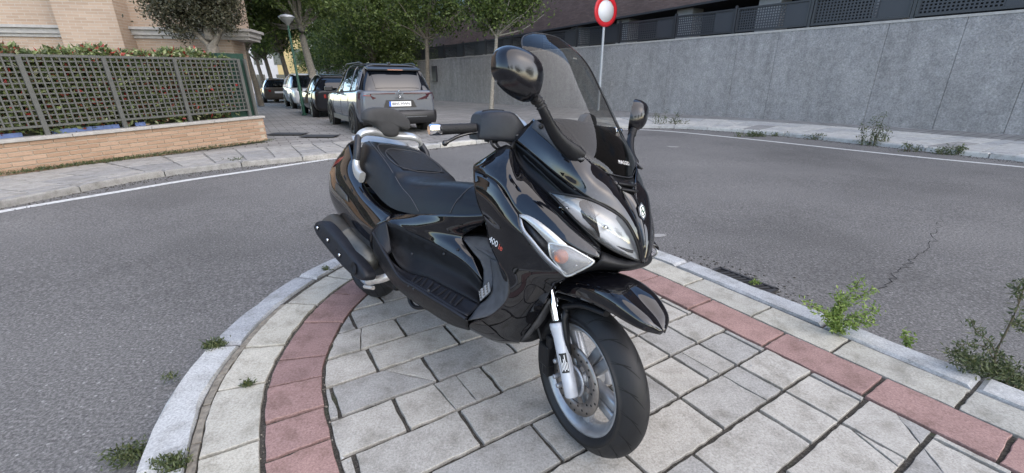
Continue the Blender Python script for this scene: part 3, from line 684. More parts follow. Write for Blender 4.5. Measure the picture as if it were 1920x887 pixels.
b0, _ = hs(112, 60, .35); b1, _ = hs(226, 60, .35); hbox('buttress', b0, b1, 0, 9.0, -.12, .35, 'brick_house')
hbox('roof', -24.5, se+.4, 9.0, 9.25, -8.5, .8, 'stone_cap')
for k in range(7):
    s = -3.2-3.2*k; hbox('window', s-.7, s+.7, zl+1.2, zl+2.7, -.14, -.10, 'window_glass'); hbox('window_sill', s-.8, s+.8, zl+1.12, zl+1.195, -.12, .0, 'stone_cap')

# ================================================================== right: concrete wall, perforated fence, brick building
B0, B1 = GG(1250, 211, KH+.02), GG(1900, 249.5, KH+.02); RW_ = B0-B1; RW_[2] = 0; RWL = np.linalg.norm(RW_); RW_ /= RWL; RN = np.array([RW_[1], -RW_[0], 0])
if RN@(CAMP-B0) < 0: RN = -RN
QR = np.stack([RW_, RN, np.array([0, 0, 1.])], 1)
def rw(s, o=0, z=0): p = B0+RW_*s+RN*o; p[2] = z; return p            # s metres up the street from the sign, o metres towards the road
def rs(u, v, o=0):
    k = ray(u, v); q = rw(0, o); t = ((q-CAMP)@RN)/(k@RN); p = CAMP+k*t; return (p-q)@RW_, p[2]
_, z1 = rs(1261, 79); _, z2 = rs(1915, 19); _, z3 = rs(1095, 94.5)
RT = (z1+z2)/2
cw = empty('concrete_wall', rw(0, -.15, 0)); cwo = np.array(cw.location); tag(cw, 'long grey concrete retaining wall on the right side of the road', 'wall')
edges = [rs(u, 150)[0] for u in (1920, 1778, 1640, 1445, 1372, 1250)]
js_ = [edges[0]-3*k for k in range(6, 0, -1)]+edges+[edges[-1]+3.0*k for k in range(1, 16)]
for a, c in zip(js_[:-1], js_[1:]): MB().box(rw((a+c)/2, -.15+RNG.normal(0, .0015), RT/2)-cwo, (c-a-.008, .30, RT), QR).build('wall_panel', 'concrete_wall', cw)
MB().box(rw((js_[0]+js_[-1])/2, -.15, RT+.03)-cwo, (js_[-1]-js_[0], .33, .06), QR).build('coping', 'stone_cap', cw)
# perforated metal panels on the wall
pf = [rs(u, v, -.15)[0] for u, v in ((1710, 30), (1516, 48), (1374.5, 62), (1263, 75), (1160, 86), (1080, 93))]
step = np.median(-np.diff(pf)*-1); step = abs(pf[1]-pf[0]); pf = [pf[0]-step*k for k in (4, 3, 2, 1)]+pf+[pf[-1]+step*k for k in range(1, 11)]
_, zt = rs(1263, 30, -.15); _, zt2 = rs(1516, 0, -.15); PH = max(.85, zt-RT)
pfence = empty('perforated_fence', rw(0, -.15, RT)); pfo = np.array(pfence.location); tag(pfence, 'dark perforated metal panel fence along the top of the concrete wall', 'fence')
for a in pf: MB().box(rw(a, -.15, RT+PH/2+.03)-pfo, (.07, .08, PH+.06), QR).build('post', 'panel_frame', pfence)
for a, c in zip(pf[:-1], pf[1:]):
    W = c-a-.10; zb = RT+.12; hh = PH-.14; cx = (a+c)/2
    b = MB()
    for z in (zb+.02, zb+hh-.02): b.box(rw(cx, -.15, z)-pfo, (W, .04, .05), QR)
    for s in (cx-W/2+.03, cx+W/2-.03): b.box(rw(s, -.15, zb+hh/2)-pfo, (.06, .038, hh-.09), QR)
    o = b.build('panel_frame', 'panel_frame', pfence)
    near = rw(cx)[0] > 3.0
    # solid part and punched part of the sheet
    x0, x1 = cx-W/2+.06, cx+W/2-.06; y0, y1 = zb+.05, zb+hh-.05; b = MB(); cut = x0+(x1-x0)*.30
    b.box(rw((x0+cut)/2, -.16, (y0+y1)/2)-pfo, (cut-x0, .004, y1-y0), QR)
    nx, nz = 18, 8; dx, dz = (x1-cut)/nx, (y1-y0)/nz
    for i in range(nx+1): b.box(rw(cut+dx*i, -.16, (y0+y1)/2)-pfo, (dx*.45, .004, y1-y0), QR)
    for j in range(nz+1): b.box(rw((cut+x1)/2, -.1605, y0+dz*j)-pfo, (x1-cut, .003, dz*.45), QR)
    b.build('punched_sheet', 'panel_dark', pfence)
# building behind, at a small angle to the wall
C0, C1 = rw(0, -1.3), rw(28, -5.2); CW_ = C1-C0; CW_[2] = 0; CW_ /= np.linalg.norm(CW_); CN = np.array([CW_[1], -CW_[0], 0])
if CN@(CAMP-C0) < 0: CN = -CN
QC = np.stack([CW_, CN, np.array([0, 0, 1.])], 1)
bb = empty('brick_building', C0); bbo = np.array(bb.location); tag(bb, 'dark brown brick apartment building rising behind the concrete wall', 'building')
def rbox(name, s0, s1, z0, z1, o0, o1, mat): c = C0+CW_*(s0+s1)/2+CN*(o0+o1)/2; c[2] = (z0+z1)/2; return set_uv(MB().box(c-bbo, (abs(s1-s0), abs(o1-o0), z1-z0), QC).build(name, mat, bb), CW_)
zs = 4.10
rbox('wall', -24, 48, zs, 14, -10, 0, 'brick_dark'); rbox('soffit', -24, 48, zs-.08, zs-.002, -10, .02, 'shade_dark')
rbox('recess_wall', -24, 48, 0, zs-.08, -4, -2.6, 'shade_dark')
for k in range(-6, 14): rbox('column', k*3.4+.4, k*3.4+1.15, 0, zs-.081, -.9, -.25, 'render_grey')
for k in range(-3, 10):
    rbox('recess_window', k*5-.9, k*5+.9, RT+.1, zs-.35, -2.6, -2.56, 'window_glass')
    rbox('window', k*4.2-.8, k*4.2+.8, zs+2.6, zs+4.1, -.05, .03, 'window_glass'); rbox('window', k*4.2-.8, k*4.2+.8, zs+5.6, zs+7.1, -.05, .03, 'window_glass')
# meter cabinet on the wall up the street
s, z = rs(817, 150); s2, zt_ = rs(817, 133); cb = MB().box(rw(s, .06, (z+zt_)/2+.1), (.55, .12, 1.0), QR).build('meter_cabinet', 'panel_dark', None, bevel=.01); tag(cb, 'dark meter cabinet on the concrete wall behind the grey car', 'cabinet')
# no-entry-for-vehicles sign
sg_b = GG(1121.5, 232, KH); k = ray(1122, 166)
# stands on the right pavement just in front of the wall
sdist, sz_ = rs(1122, 205, .8); sb_ = rw(sdist, .8, gz(0, 20)+KH); kk = ray(1129, 22); t = ((rw(0, .8)-CAMP)@RN)/(kk@RN); sc_ = CAMP+kk*t
sign = empty('road_sign', sb_); tag(sign, 'round white road sign with red rim on a grey pole by the wall', 'sign')
MB().tube([np.array([0, 0, 0.]), np.array([0, 0, sc_[2]-sb_[2]+.2])], .055, 12).build('pole', 'pole_galv', sign)
fr_ = CAMP-sb_; fr_[2] = 0; fr_ /= np.linalg.norm(fr_); fr_ = np.array([fr_[0]*math.cos(R(40))-fr_[1]*math.sin(R(40)), fr_[0]*math.sin(R(40))+fr_[1]*math.cos(R(40)), 0]); c = np.array([0, 0, sc_[2]-sb_[2]])
rr = 16/ FPX*np.linalg.norm((sc_-CAMP))*1.0; rr2 = rr*1.45
MB().lathe([(.001, .045), (rr2*.74, .045), (rr2*.74, .040)], c+fr_*.02, fr_, 40).build('disc', 'sign_white', sign); MB().lathe([(rr2*.735, .046), (rr2*.74, .048), (rr2, .048), (rr2, .02), (rr2*.7, .06)], c+fr_*.02, fr_, 40).build('red_rim', 'sign_red', sign)

# ================================================================== street furniture, trees, plants
def trunk_mesh(b, path, rad, n=10):
    b.tube(cr(path, 14), list(np.interp(np.linspace(0, 1, 14), np.linspace(0, 1, len(rad)), rad)), n)
def crown_pts(blobs, n, clump=.30, rng=RNG):
    """leaf positions gathered into clumps that fill several ellipsoids"""
    V = [r[3]*r[4]*r[5] for r in blobs]; tot = sum(V); pts = []
    for (x, y, z, rx, ry, rz), v in zip(blobs, V):
        m = int(n*v/tot); k = max(6, m//55); D = rng.normal(0, 1, (k, 3)); D /= np.linalg.norm(D, axis=1, keepdims=True); rad = rng.random(k)**.42; C = D*rad[:, None]*np.array([rx, ry, rz])+np.array([x, y, z])
        idx = rng.integers(0, k, m); pts.append(C[idx]+rng.normal(0, 1, (m, 3))*clump*np.array([1, 1, .7])*rng.uniform(.5, 1.2, k)[idx][:, None])
    return np.concatenate(pts)
def tree(name, label, base, path, rad, limbs, blobs, n, leaf=.13, mat='leaf_tree', bark='bark', clump=.30, group=None, cat='tree'):
    e = empty(name, base); tag(e, label, cat, group); bo = np.asarray(base, float); b = MB(); trunk_mesh(b, [np.asarray(p)-bo for p in path], rad)
    for lp, lr in limbs: trunk_mesh(b, [np.asarray(p)-bo for p in lp], lr, 7)
    tk = b.build('trunk', bark, e); pts = crown_pts(blobs, n, clump)-bo
    b = MB(); tr_top = np.asarray(path[-1])-bo
    for q in pts[RNG.integers(0, len(pts), 16)]: trunk_mesh(b, [tr_top, (tr_top+q)/2+RNG.normal(0, .12, 3), q], [rad[-1]*.6, rad[-1]*.35, .01], 5)
    b.build('limb', bark, e)
    leaf_cloud(MB(), pts, leaf).build('crown', mat, e); return e
def D3(u, v, depth):     # point on a pixel ray at a given ground distance ahead of the camera
    k = ray(u, v); return CAMP+k*(depth/k[1])
# lamp post
lb = GG(571, 216, KH); lamp = empty('street_lamp', lb); tag(lamp, 'green lamp post with a pale bowl lantern on the left pavement', 'lamp')
ltop = D3(540, 48, lb[1])-lb
lean = ltop/np.linalg.norm(ltop)
MB().tube([np.zeros(3), lean*.05], .10, 16).build('base', 'pole_green', lamp); MB().tube([lean*.05, lean*1.0, lean*1.02, ltop], [.055, .052, .042, .036], 14).build('post', 'pole_green', lamp)
MB().lathe([(.04, 0), (.06, .04), (.17, .15), (.23, .23), (.22, .25)], ltop, lean, 24).build('bowl', 'lamp_glass', lamp); MB().lathe([(.25, .24), (.26, .27), (.17, .32), (.05, .35), (.001, .36)], ltop, lean, 24).build('cap', 'pole_galv', lamp)
# tall tree on the left pavement, just past the lamp
tb = GG(592, 200, KH); dpt = tb[1]
tree('street_tree', 'tall pale-barked tree with forked trunk beside the green lamp post', tb, [tb, D3(588, 150, dpt), D3(578, 110, dpt), D3(568, 72, dpt), D3(565, 50, dpt)], [.24, .19, .17, .15, .14],
     [([D3(565, 52, dpt), D3(556, 30, dpt), D3(551, 0, dpt-.3), D3(548, -50, dpt-.4)], [.12, .10, .09, .05]), ([D3(565, 54, dpt), D3(580, 42, dpt), D3(594, 30, dpt+.3), D3(612, 5, dpt+.5)], [.10, .08, .07, .04])],
     [(*D3(600, 0, dpt-1), 1.9, 1.4, 1.0), (*D3(520, -25, dpt-.5), 1.6, 1.4, 1.1), (*D3(560, -90, dpt), 3.0, 2.4, 2.0), (*D3(620, 12, dpt-.6), .9, .8, .6), (*D3(510, 30, dpt+1), 1.3, 1.2, 1.0), (*D3(540, 10, dpt+2.5), 2.0, 1.2, 1.3)], 20000, .17, bark='bark_pale')
# right-hand row in front of the wall
tb = GG(921, 206, KH); dpt = tb[1]
tree('street_tree', 'young tree with slim pale trunk in front of the concrete wall', tb, [tb, D3(924, 150, dpt), D3(929, 100, dpt), D3(931, 68, dpt)], [.11, .085, .075, .07],
     [([D3(931, 70, dpt), D3(915, 45, dpt), D3(900, 20, dpt)], [.05, .04, .02]), ([D3(931, 70, dpt), D3(950, 45, dpt), D3(975, 20, dpt)], [.05, .04, .02])],
     [(*D3(945, 18, dpt), 1.7, 1.3, .9), (*D3(905, 25, dpt), .9, .9, .6), (*D3(985, 15, dpt), .9, .8, .55), (*D3(930, -35, dpt), 1.9, 1.6, 1.2), (*D3(890, -5, dpt), .9, .9, .8)], 9000, .16, bark='bark_pale', clump=.26)
tb = GG(803, 196, KH); dpt = tb[1]
tree('street_tree', 'slim street tree rising behind the right corner of the grey car', tb, [tb, D3(802, 150, dpt), D3(801, 110, dpt), D3(800, 74, dpt)], [.14, .12, .11, .1],
     [([D3(800, 74, dpt), D3(785, 50, dpt), D3(775, 30, dpt)], [.07, .05, .03])], [(*D3(800, 20, dpt), 1.9, 1.6, 1.2), (*D3(840, 28, dpt), 1.5, 1.2, .9), (*D3(770, 25, dpt), 1.4, 1.3, .9), (*D3(800, -30, dpt), 2.6, 2.0, 1.6)], 9000, .19, clump=.3)
# dark mass of trees up the street
rows_ = [(700, 193, 8, 3.6, 'dense dark green tree directly above the grey car roof'), (655, 186, 14, 3.9, 'dense dark tree further up the street above the dark car'), (745, 190, 11, 3.4, 'dark green tree between the grey car and the slim street tree'), (615, 178, 22, 4.0, 'far dark tree behind the white car')]
for k, (u, v, dd, rz, lab) in enumerate(rows_):
    dpt = 24+dd; p = D3(u, 157, dpt); p[2] = gz(*p[:2])+KH; px = dpt/ FPX
    tree('street_tree', lab, p, [p, p+np.array([.1, 0, 1.4]), p+np.array([.15, 0, 2.6])], [.2, .17, .15], [], [(*(p+np.array([0, 0, 4.6])), 3.0, 2.6, 2.3), (*(p+np.array([1.4, 0, 3.0])), 2.0, 1.6, 1.2), (*(p+np.array([-1.5, 0, 3.1])), 1.9, 1.6, 1.3), (*(p+np.array([.2, 0, 7.2])), 3.2, 2.8, 2.4)], 20000, .21, clump=.42, mat='leaf_tree')
# left-hand row up the street
for k, (u, v, dpt, lab) in enumerate(((545, 0, 25, 'street tree behind the lamp post, its trunk right of the brown car'), (513, 0, 29, 'thin-trunked tree beside the brown parked car'), (496, 0, 33, 'second of the slim trees left of the brown car'), (482, 0, 23, 'leafy tree at the corner of the fence, left edge of the street'))):
    p = D3(u, 157, dpt); p[2] = gz(*p[:2])+KH; h = 2.6
    tree('street_tree', lab, p, [p, p+np.array([-.1, 0, 1.3]), p+np.array([-.25, 0, h])], [.16, .13, .11], [], [(*(p+np.array([-.3, 0, h+1.6])), 1.8, 1.8, 1.5), (*(p+np.array([.5, 0, h+.9])), 1.2, 1.2, .8), (*(p+np.array([-.9, 0, h+2.8])), 1.9, 1.8, 1.5), (*(p+np.array([.3, 0, h+4.6])), 2.4, 2.2, 2.0)], 10000, .22, clump=.34)
for k, (x, y, sc) in enumerate(((9, -16, 1.0), (17, -12, 1.2), (2, -21, 1.3), (25, -22, 1.4), (-6, -24, 1.2))):
    p = np.array([x, y, gz(x, y)]); tree('roadside_tree', 'broad green tree across the road behind the viewer, mirrored in the scooter paint', p, [p, p+np.array([.1, 0, 1.6*sc]), p+np.array([.2, 0, 3.*sc])], [.2, .17, .14], [], [(*(p+np.array([0, 0, 4.4*sc])), 2.6*sc, 2.4*sc, 2.0*sc), (*(p+np.array([1.2, .5, 3.4*sc])), 1.6*sc, 1.6*sc, 1.1*sc)], 3000, .34, clump=.5, group='trees behind the viewer')
# clipped dark tree in the house garden
p = hp(hs(400, 90, .9)[0], .9, .3); pz = lambda u, v: (lambda q: hp(q[0], .9, q[1]))(hs(u, v, .9))
tree('garden_tree', 'round clipped dark-leaved tree in front of the tan brick house', p, [p, pz(398, 88), pz(390, 50), pz(385, 25)], [.16, .13, .11, .08], [([pz(398, 90), pz(412, 60), pz(425, 35)], [.08, .06, .03]), ([pz(392, 86), pz(370, 65), pz(350, 45)], [.06, .05, .03])],
     [(*pz(325, 18), .50, .5, .45), (*pz(388, 8), .62, .6, .5), (*pz(418, 28), .32, .4, .42), (*pz(360, -20), .8, .7, .5), (*pz(340, 52), .30, .35, .25)], 22000, .072, mat='leaf_dark', clump=.12)
# far building closing the street
fbp = D3(548, 157, 58); far = empty('far_building', (fbp[0], fbp[1], 0)); tag(far, 'yellow rendered building with pale bays at the far end of the street', 'building')
for k in range(4): MB().box((-6+4*k, 0, 5), (3.98, 6, 10), None).build('bay', 'render_yellow' if k % 2 == 0 else 'render_white', far)
for k in range(6): MB().box((-7+2.4*k, -3.02, 4.2), (1.0, .06, 1.7)).build('window', 'window_glass', far)
for k in range(6): MB().box((-7+2.4*k, -3.02, 1.3), (1.0, .06, 1.9)).build('window', 'window_glass', far)
# iron covers in the left pavement
for (u0, v0, u1, v1, lab) in ((507, 249, 572, 254, 'dark rectangular cover in the pavement nearest the brick wall corner'), (568, 252, 632, 259, 'dark rectangular cover in the pavement nearer the grey car')):
    a, c = GG(u0, (v0+v1)/2, KH), GG(u1, (v0+v1)/2, KH); m = (a+c)/2; L = np.linalg.norm(c-a); t = (c-a)/L; q = np.stack([t, np.array([-t[1], t[0], 0]), np.array([0, 0, 1.])], 1); o = MB().box((0, 0, 0), (L, .42, .012), q).build('utility_cover', 'grate', None, bevel=.004); o.location = (m+np.array([0, 0, .010])).tolist(); tag(o, lab, 'cover')
# weeds -------------------------------------------------------------
def weed(name, label, base, stems, leaf, n, mat, spread=.02, cat='plant', stem='stem', aspect=.5):
    e = empty(name, base); tag(e, label, cat); bo = np.asarray(base, float); b = MB(); pts = []
    for path, r in stems:
        P_ = cr([np.asarray(q)-bo for q in path], 14); b.tube(P_, list(np.linspace(r, r*.4, 14)), 6); m = n//len(stems)
        k = RNG.integers(2, 14, m); pts.append(np.asarray(P_)[k]+RNG.normal(0, spread, (m, 3)))
    b.build('stem', stem, e); leaf_cloud(MB(), np.concatenate(pts), leaf, .3, aspect).build('leaves', mat, e); return e
def Kp(u, v, ref): # point on the pixel ray at the upright plane through ref that faces the camera
    k = ray(u, v); return CAMP+k*(ref[1]/k[1])
r0 = G(1566, 625, .005)
weed('weed', 'bright green leafy weed growing from the kerb joint at the right', r0, [([r0, Kp(1570, 590, r0), Kp(1588, 560, r0), Kp(1612, 525, r0)], .004), ([r0, Kp(1560, 600, r0), Kp(1540, 585, r0), Kp(1512, 568, r0)], .003), ([r0, Kp(1590, 600, r0), Kp(1615, 590, r0), Kp(1640, 580, r0)], .003), ([r0, Kp(1575, 580, r0), Kp(1600, 562, r0), Kp(1632, 545, r0)], .003), ([r0, Kp(1568, 600, r0), Kp(1575, 575, r0), Kp(1570, 550, r0)], .003), ([r0, Kp(1590, 610, r0), Kp(1620, 605, r0), Kp(1638, 600, r0)], .003), ([r0, Kp(1566, 610, r0), Kp(1560, 600, r0), Kp(1556, 590, r0)], .003)], .021, 1700, 'leaf_weed', .013, aspect=.42)
r1 = G(1703, 650, -.03)
weed('weed', 'small bright sprig sprouting at the road edge of the right kerb', r1, [([r1, Kp(1702, 640, r1), Kp(1690, 628, r1)], .002), ([r1, Kp(1705, 640, r1), Kp(1712, 632, r1)], .002), ([r1, Kp(1700, 645, r1), Kp(1698, 622, r1)], .002)], .020, 110, 'leaf_weed', .008, aspect=.6)
r2 = G(1862, 700, .0)
weed('weed', 'tall dark thistle-like weed with bare stem at the right picture edge', r2, [([r2, Kp(1868, 660, r2), Kp(1890, 615, r2), Kp(1908, 575, r2), Kp(1925, 520, r2)], .0055), ([Kp(1866, 662, r2), Kp(1855, 640, r2), Kp(1830, 620, r2), Kp(1822, 600, r2)], .0025), ([Kp(1862, 670, r2), Kp(1845, 650, r2), Kp(1815, 645, r2), Kp(1795, 648, r2)], .0025), ([Kp(1895, 605, r2), Kp(1910, 605, r2), Kp(1922, 620, r2)], .0025), ([Kp(1868, 680, r2), Kp(1880, 670, r2), Kp(1892, 690, r2)], .0025), ([Kp(1910, 565, r2), Kp(1906, 545, r2), Kp(1915, 530, r2)], .0025)], .024, 620, 'leaf_moss', .010, aspect=.28)
weed('weed', 'low matted weed round the foot of the tall dark weed', G(1855, 705, 0), [([G(1855+dx, 705+dy, 0), Kp(1850+dx*1.4, 690+dy, r2), Kp(1845+dx*2, 676+dy*1.2, r2)], .002) for dx, dy in ((-20, -6), (0, 0), (15, 8), (32, 15), (45, 22), (-28, -14), (55, 26))], .024, 2200, 'leaf_moss', .022, aspect=.26)
for u, v, w, nn, lab in ((404, 650, .045, 380, 'green tuft growing in the kerb joint left of the scooter'), (247, 855, .07, 420, 'dark tuft at the road edge of the kerb, bottom left'), (325, 872, .05, 300, 'yellowish tuft behind the kerb at the bottom left'), (466, 724, .022, 90, 'tiny tuft in the joint between two border slabs'), (612, 507, .02, 70, 'tiny tuft behind the kerb below the exhaust'), (322, 710, .035, 50, 'sparse dry tuft in the gutter at the left'), (1415, 532, .03, 60, 'tiny yellow sprig beside the drain grate')):
    p = G(u, v, -.06 if u in (247, 322, 1415) else 0.0); pts = [p+np.array([RNG.normal(0, w*.55), RNG.normal(0, w*.35), abs(RNG.normal(0, .012))]) for _ in range(int(nn*1.6))]
    e = empty('weed_tuft', p); tag(e, lab, 'weed', None); leaf_cloud(MB(), np.asarray(pts)-p, .019, .9, .32).build('leaves', 'leaf_moss' if u != 1415 else 'leaf_weed', e)
for u, v, hgt, w, nn, lab in ((1241, 238, 42, .45, 520, 'spiky weed clump on the far kerb beside the left mirror'), (1632, 273, 62, .22, 620, 'tall feathery weed on the far right kerb'), (1788, 290, 22, .25, 420, 'low dark weed on the far kerb right of the tall feathery one'), (1700, 284, 18, .12, 160, 'small weed between two clumps on the far right kerb'), (1440, 256, 9, .55, 620, 'long low strip of green weed along the far kerb face'), (1535, 262, 12, .2, 160, 'little weed patch on the kerb left of the tall feathery weed'), (450, 309, 7, .30, 260, 'weed patch in the gutter under the brick wall corner')):
    p = GG(u, v, .0); q = Kp(u, v-hgt, p); H_ = q[2]-p[2]; st = []
    e = empty('kerb_weed', p); tag(e, lab, 'weed'); b = MB(); pts = []
    for _ in range(9):
        a = np.array([RNG.normal(0, w*.5), RNG.normal(0, .05), 0]); tip = np.array([a[0]*1.25+RNG.normal(0, .03), a[1], H_*RNG.uniform(.45, 1.0)*(1-.5*min(1, abs(a[0])/(w+.01)))]); b.tube([a, tip], [.006, .002], 5)
        for _ in range(nn//9): k = RNG.random(); pts.append(a+(tip-a)*k+RNG.normal(0, .03+.03*(1-k), 3)*np.array([1.2, 1, .8]))
    b.build('stem', 'stem', e); leaf_cloud(MB(), np.asarray(pts), .06, .5, .3).build('leaves', 'leaf_moss', e)

# ================================================================== parked cars
def section(hw, z0, z1, r=.18, tumble=.0, n=9):
    """right half outline from the centre bottom to the centre top"""
    pass
def car(name, label, rear, heading, dims, prof, mats, rear_detail=None, front_detail=None):
    """loft of side profile rows; car axes x forward, y left. rear = world point under the rear bumper centre"""
    L, W, H = dims; e = empty(name, rear, heading); tag(e, label, 'car')
    body, glass = mats
    # lower body: stations (x, half width, z low, z belt)
    rows = []
    for (x, hw, zl, zb) in prof['body']:
        h = [(0, zl), (hw*.80, zl), (hw*.95, zl+.06), (hw, zl+(zb-zl)*.30), (hw*1.0, zl+(zb-zl)*.58), (hw*.985, zl+(zb-zl)*.80), (hw*.955, zb-.03), (hw*.90, zb), (0, zb+.01)]
        rows.append([np.array([x, -y, z]) for y, z in h][::-1]+[np.array([x, y, z]) for y, z in h][1:])
    g = patch(rows, 49, 54); b = MB().grid(g, flip=True); b.add(g[0], [tuple(range(49))]); b.add(g[-1], [tuple(reversed(range(49)))]); b.build('body', body, e)
    rows = []
    for (x, hw, zb, zt, wt) in prof['cabin']:
        h = [(0, zt), (wt*.75, zt-.01), (wt*.95, zt-.05), ((hw+wt)/2, (zb+zt)/2), (hw, zb)]
        rows.append([np.array([x, -y, z]) for y, z in h][::-1]+[np.array([x, y, z]) for y, z in h][1:])
    cab = patch(rows, 33, 40); b = MB().grid(cab); b.build('cabin', prof.get('cabmat', glass), e)
    # roof skin
    rf = [[p+np.array([0, 0, .012]) for p in r[10:23]] for r in cab[prof.get('roof', (6, 30))[0]:prof.get('roof', (6, 30))[1]]]; MB().grid(rf).build('roof', prof.get('roofmat', body), e, solid=.02)
    # pillars on the glasshouse
    for sgn in (1, -1):
        for (xb, xt, w) in prof['pillars']:
            def on(x, k):
                i = int(np.argmin([abs(r[16][0]-x) for r in cab])); r = cab[i]; side = (r[::-1] if sgn > 0 else r)[:14]; q = side[int(k*13)]; return np.array([x, q[1]+sgn*.010, q[2]])
            pts = [on(xb+(xt-xb)*k, k) for k in np.linspace(0, .95, 7)]
            MB().grid([[p-np.array([w/2, 0, 0]) for p in pts], [p+np.array([w/2, 0, 0]) for p in pts]]).build('pillar', prof.get('pillarmat', body), e, solid=.012)
    # wheels
    for sx in prof['axles']:
        for sgn in (1, -1):
            c = np.array([sx, sgn*(W/2-.075), prof['rw']]); rwh = prof['rw']
            wh = MB().lathe([(.001, .10), (rwh*.30, .10), (rwh*.62, .085), (rwh*.66, .105), (rwh*.66, -.08)], c, (0, sgn, 0), 30).build('wheel', 'car_trim', e)
            MB().lathe([(rwh*.66, .09), (rwh*.72, .112), (rwh*.92, .115), (rwh, .085), (rwh, -.085), (rwh*.9, -.11), (rwh*.6, -.1)], c, (0, sgn, 0), 36).build('tyre', 'rubber', wh)
            b = MB()
            for k in range(5):
                t = 2*math.pi*k/5+.3; ee = np.array([math.cos(t), 0, math.sin(t)]); tt = np.array([-math.sin(t), 0, math.cos(t)])
                b.add([c+np.array([0, sgn*.108, 0])+ee*rwh*a+tt*w for a, w in ((.12, -.02), (.12, .02), (.64, .05), (.64, -.05))], [(0, 1, 2, 3)])
            b.build('rim', prof.get('rim', 'alloy'), wh, solid=.015)
            MB().lathe([(rwh*1.17, .012), (rwh*1.12, .022), (rwh*.95, .018), (.001, .018)], np.array([sx, sgn*(W/2-.006), prof['rw']+.03]), (0, sgn, 0), 30).build('wheel_arch', 'car_trim', e)
    return e, cab, g
def quad(e, name, mat, pts, th=.012): return MB().add([np.asarray(p, float) for p in pts], [tuple(range(len(pts)))]).build(name, mat, e, solid=th)
# grey SUV, seen from behind
HD = math.atan2(.846, -.533)
q0, q1 = GG(664, 250, 0), GG(806, 251, 0); m = (q0+q1)/2; wd = np.array([-.533, .846, 0]); lf = np.array([-.846, -.533, 0])
SUVP = [(.42, .62, .30), (1.08, 1.08, .09), (1.98, 1.98, .09), (3.2, 2.45, .08)]
suv_prof = dict(body=[(.0, .80, .42, .98), (.05, .86, .33, 1.02), (.25, .905, .28, 1.06), (.8, .915, .26, 1.05), (1.8, .915, .25, 1.02), (2.8, .915, .25, .99), (3.5, .91, .26, .97), (4.0, .88, .27, .93), (4.35, .80, .28, .86), (4.48, .62, .34, .72)],
    cabin=[(.05, .78, 1.0, 1.03, .68), (.13, .80, 1.02, 1.22, .66), (.24, .825, 1.03, 1.42, .64), (.36, .835, 1.04, 1.53, .635), (.55, .845, 1.04, 1.585, .64), (1.2, .85, 1.02, 1.62, .645), (2.0, .85, 1.0, 1.615, .64), (2.5, .84, .98, 1.55, .62), (3.0, .82, .97, 1.28, .60), (3.45, .78, .96, 1.0, .58)],
    axles=(.82, 3.49), rw=.345, pillars=SUVP, rim='car_trim', cabmat='car_glass', roofmat='car_trim', roof=(11, 30))
rear = m-wd*.86; rear[2] = gz(rear[0], rear[1])+.02
suv, cab, bd = car('parked_car', 'grey five-door crossover parked in the side street, seen from behind', rear, HD, (4.51, 1.83, 1.62), suv_prof, ('car_grey', 'car_glass'))
MB().grid([[p+np.array([-.012, 0, .006]) for p in r[9:24]] for r in cab[1:9]]).build('rear_window', 'car_glass', suv)
quad(suv, 'spoiler', 'car_trim', [(.16, .62, 1.50), (.16, -.62, 1.50), (.45, -.62, 1.565), (.45, .62, 1.565)], .03); quad(suv, 'brake_light', 'lens_red', [(.150, .18, 1.478), (.150, -.18, 1.478), (.150, -.18, 1.494), (.150, .18, 1.494)])
b = MB(); b.box((.30, .655, 1.30), (.06, .05, .42), np.array([[.9, 0, .42], [0, 1, 0], [-.42, 0, .9]])); b.box((.30, -.655, 1.30), (.06, .05, .42), np.array([[.9, 0, .42], [0, 1, 0], [-.42, 0, .9]])); b.build('pillar', 'car_trim', suv)
for s in (1, -1):
    tlm = quad(suv, 'tail_lamp', 'tail_dark', [(-.012, .10*s, .962), (-.012, .10*s, .985), (.03, .80*s, .99), (.16, .885*s, .985), (.16, .90*s, .86), (.035, .845*s, .83), (.0, .62*s, .845), (.002, .42*s, .825), (.002, .42*s, .838), (-.002, .66*s, .93), (-.008, .64*s, .962)], .02)
    quad(suv, 'lamp_strip', 'lens_red', [(.0, .66*s, .925), (.028, .82*s, .93), (.028, .82*s, .942), (.0, .66*s, .937)], .03)
    quad(suv, 'bumper_lamp', 'lens_red', [(-.005, .70*s, .45), (.03, .82*s, .45), (.03, .82*s, .52), (-.005, .70*s, .50)], .03)
    MB().box((2.95, 1.0*s, 1.06), (.14, .20, .14)).build('door_mirror', 'car_trim', suv, bevel=.03)
    quad(suv, 'sill', 'car_sill', [(1.25, .925*s, .30), (3.05, .925*s, .30), (3.05, .922*s, .42), (1.25, .922*s, .42)])
    for x in (1.62, 2.62): MB().box((x, .922*s, .93), (.20, .03, .03)).build('door_handle', 'car_grey', suv, bevel=.01)
    for x in (1.18, 2.02, 3.0): quad(suv, 'door_seam', 'void', [(x, .9185*s, .40), (x+.012, .9185*s, .40), (x+.012, .912*s, .98), (x, .912*s, .98)], .003)
quad(suv, 'number_recess', 'car_trim', [(-.006, .40, .66), (-.006, -.40, .66), (-.006, -.32, .83), (-.006, .32, .83)], .008); quad(suv, 'tailgate_panel', 'car_grey', [(-.010, .58, .60), (-.010, -.58, .60), (-.010, -.40, .655), (-.010, .40, .655)], .008)
npl = quad(suv, 'number_plate', 'sign_white', [(-.022, .26, .69), (-.022, -.26, .69), (-.022, -.26, .80), (-.022, .26, .80)], .01); quad(suv, 'plate_band', 'print_blue', [(-.024, .26, .69), (-.024, .215, .69), (-.024, .215, .80), (-.024, .26, .80)], .004)
text_obj('plate_number', '8845 MWN', 'print_black', .088, basis((-.028, -.022, .745), (0, -1, 0), (0, 0, 1)), suv)
text_obj('boot_lettering', 'AUSTRAL', 'print_black', .05, basis((-.012, 0, .868), (0, -1, 0), (0, 0, 1)), suv)
b = MB()
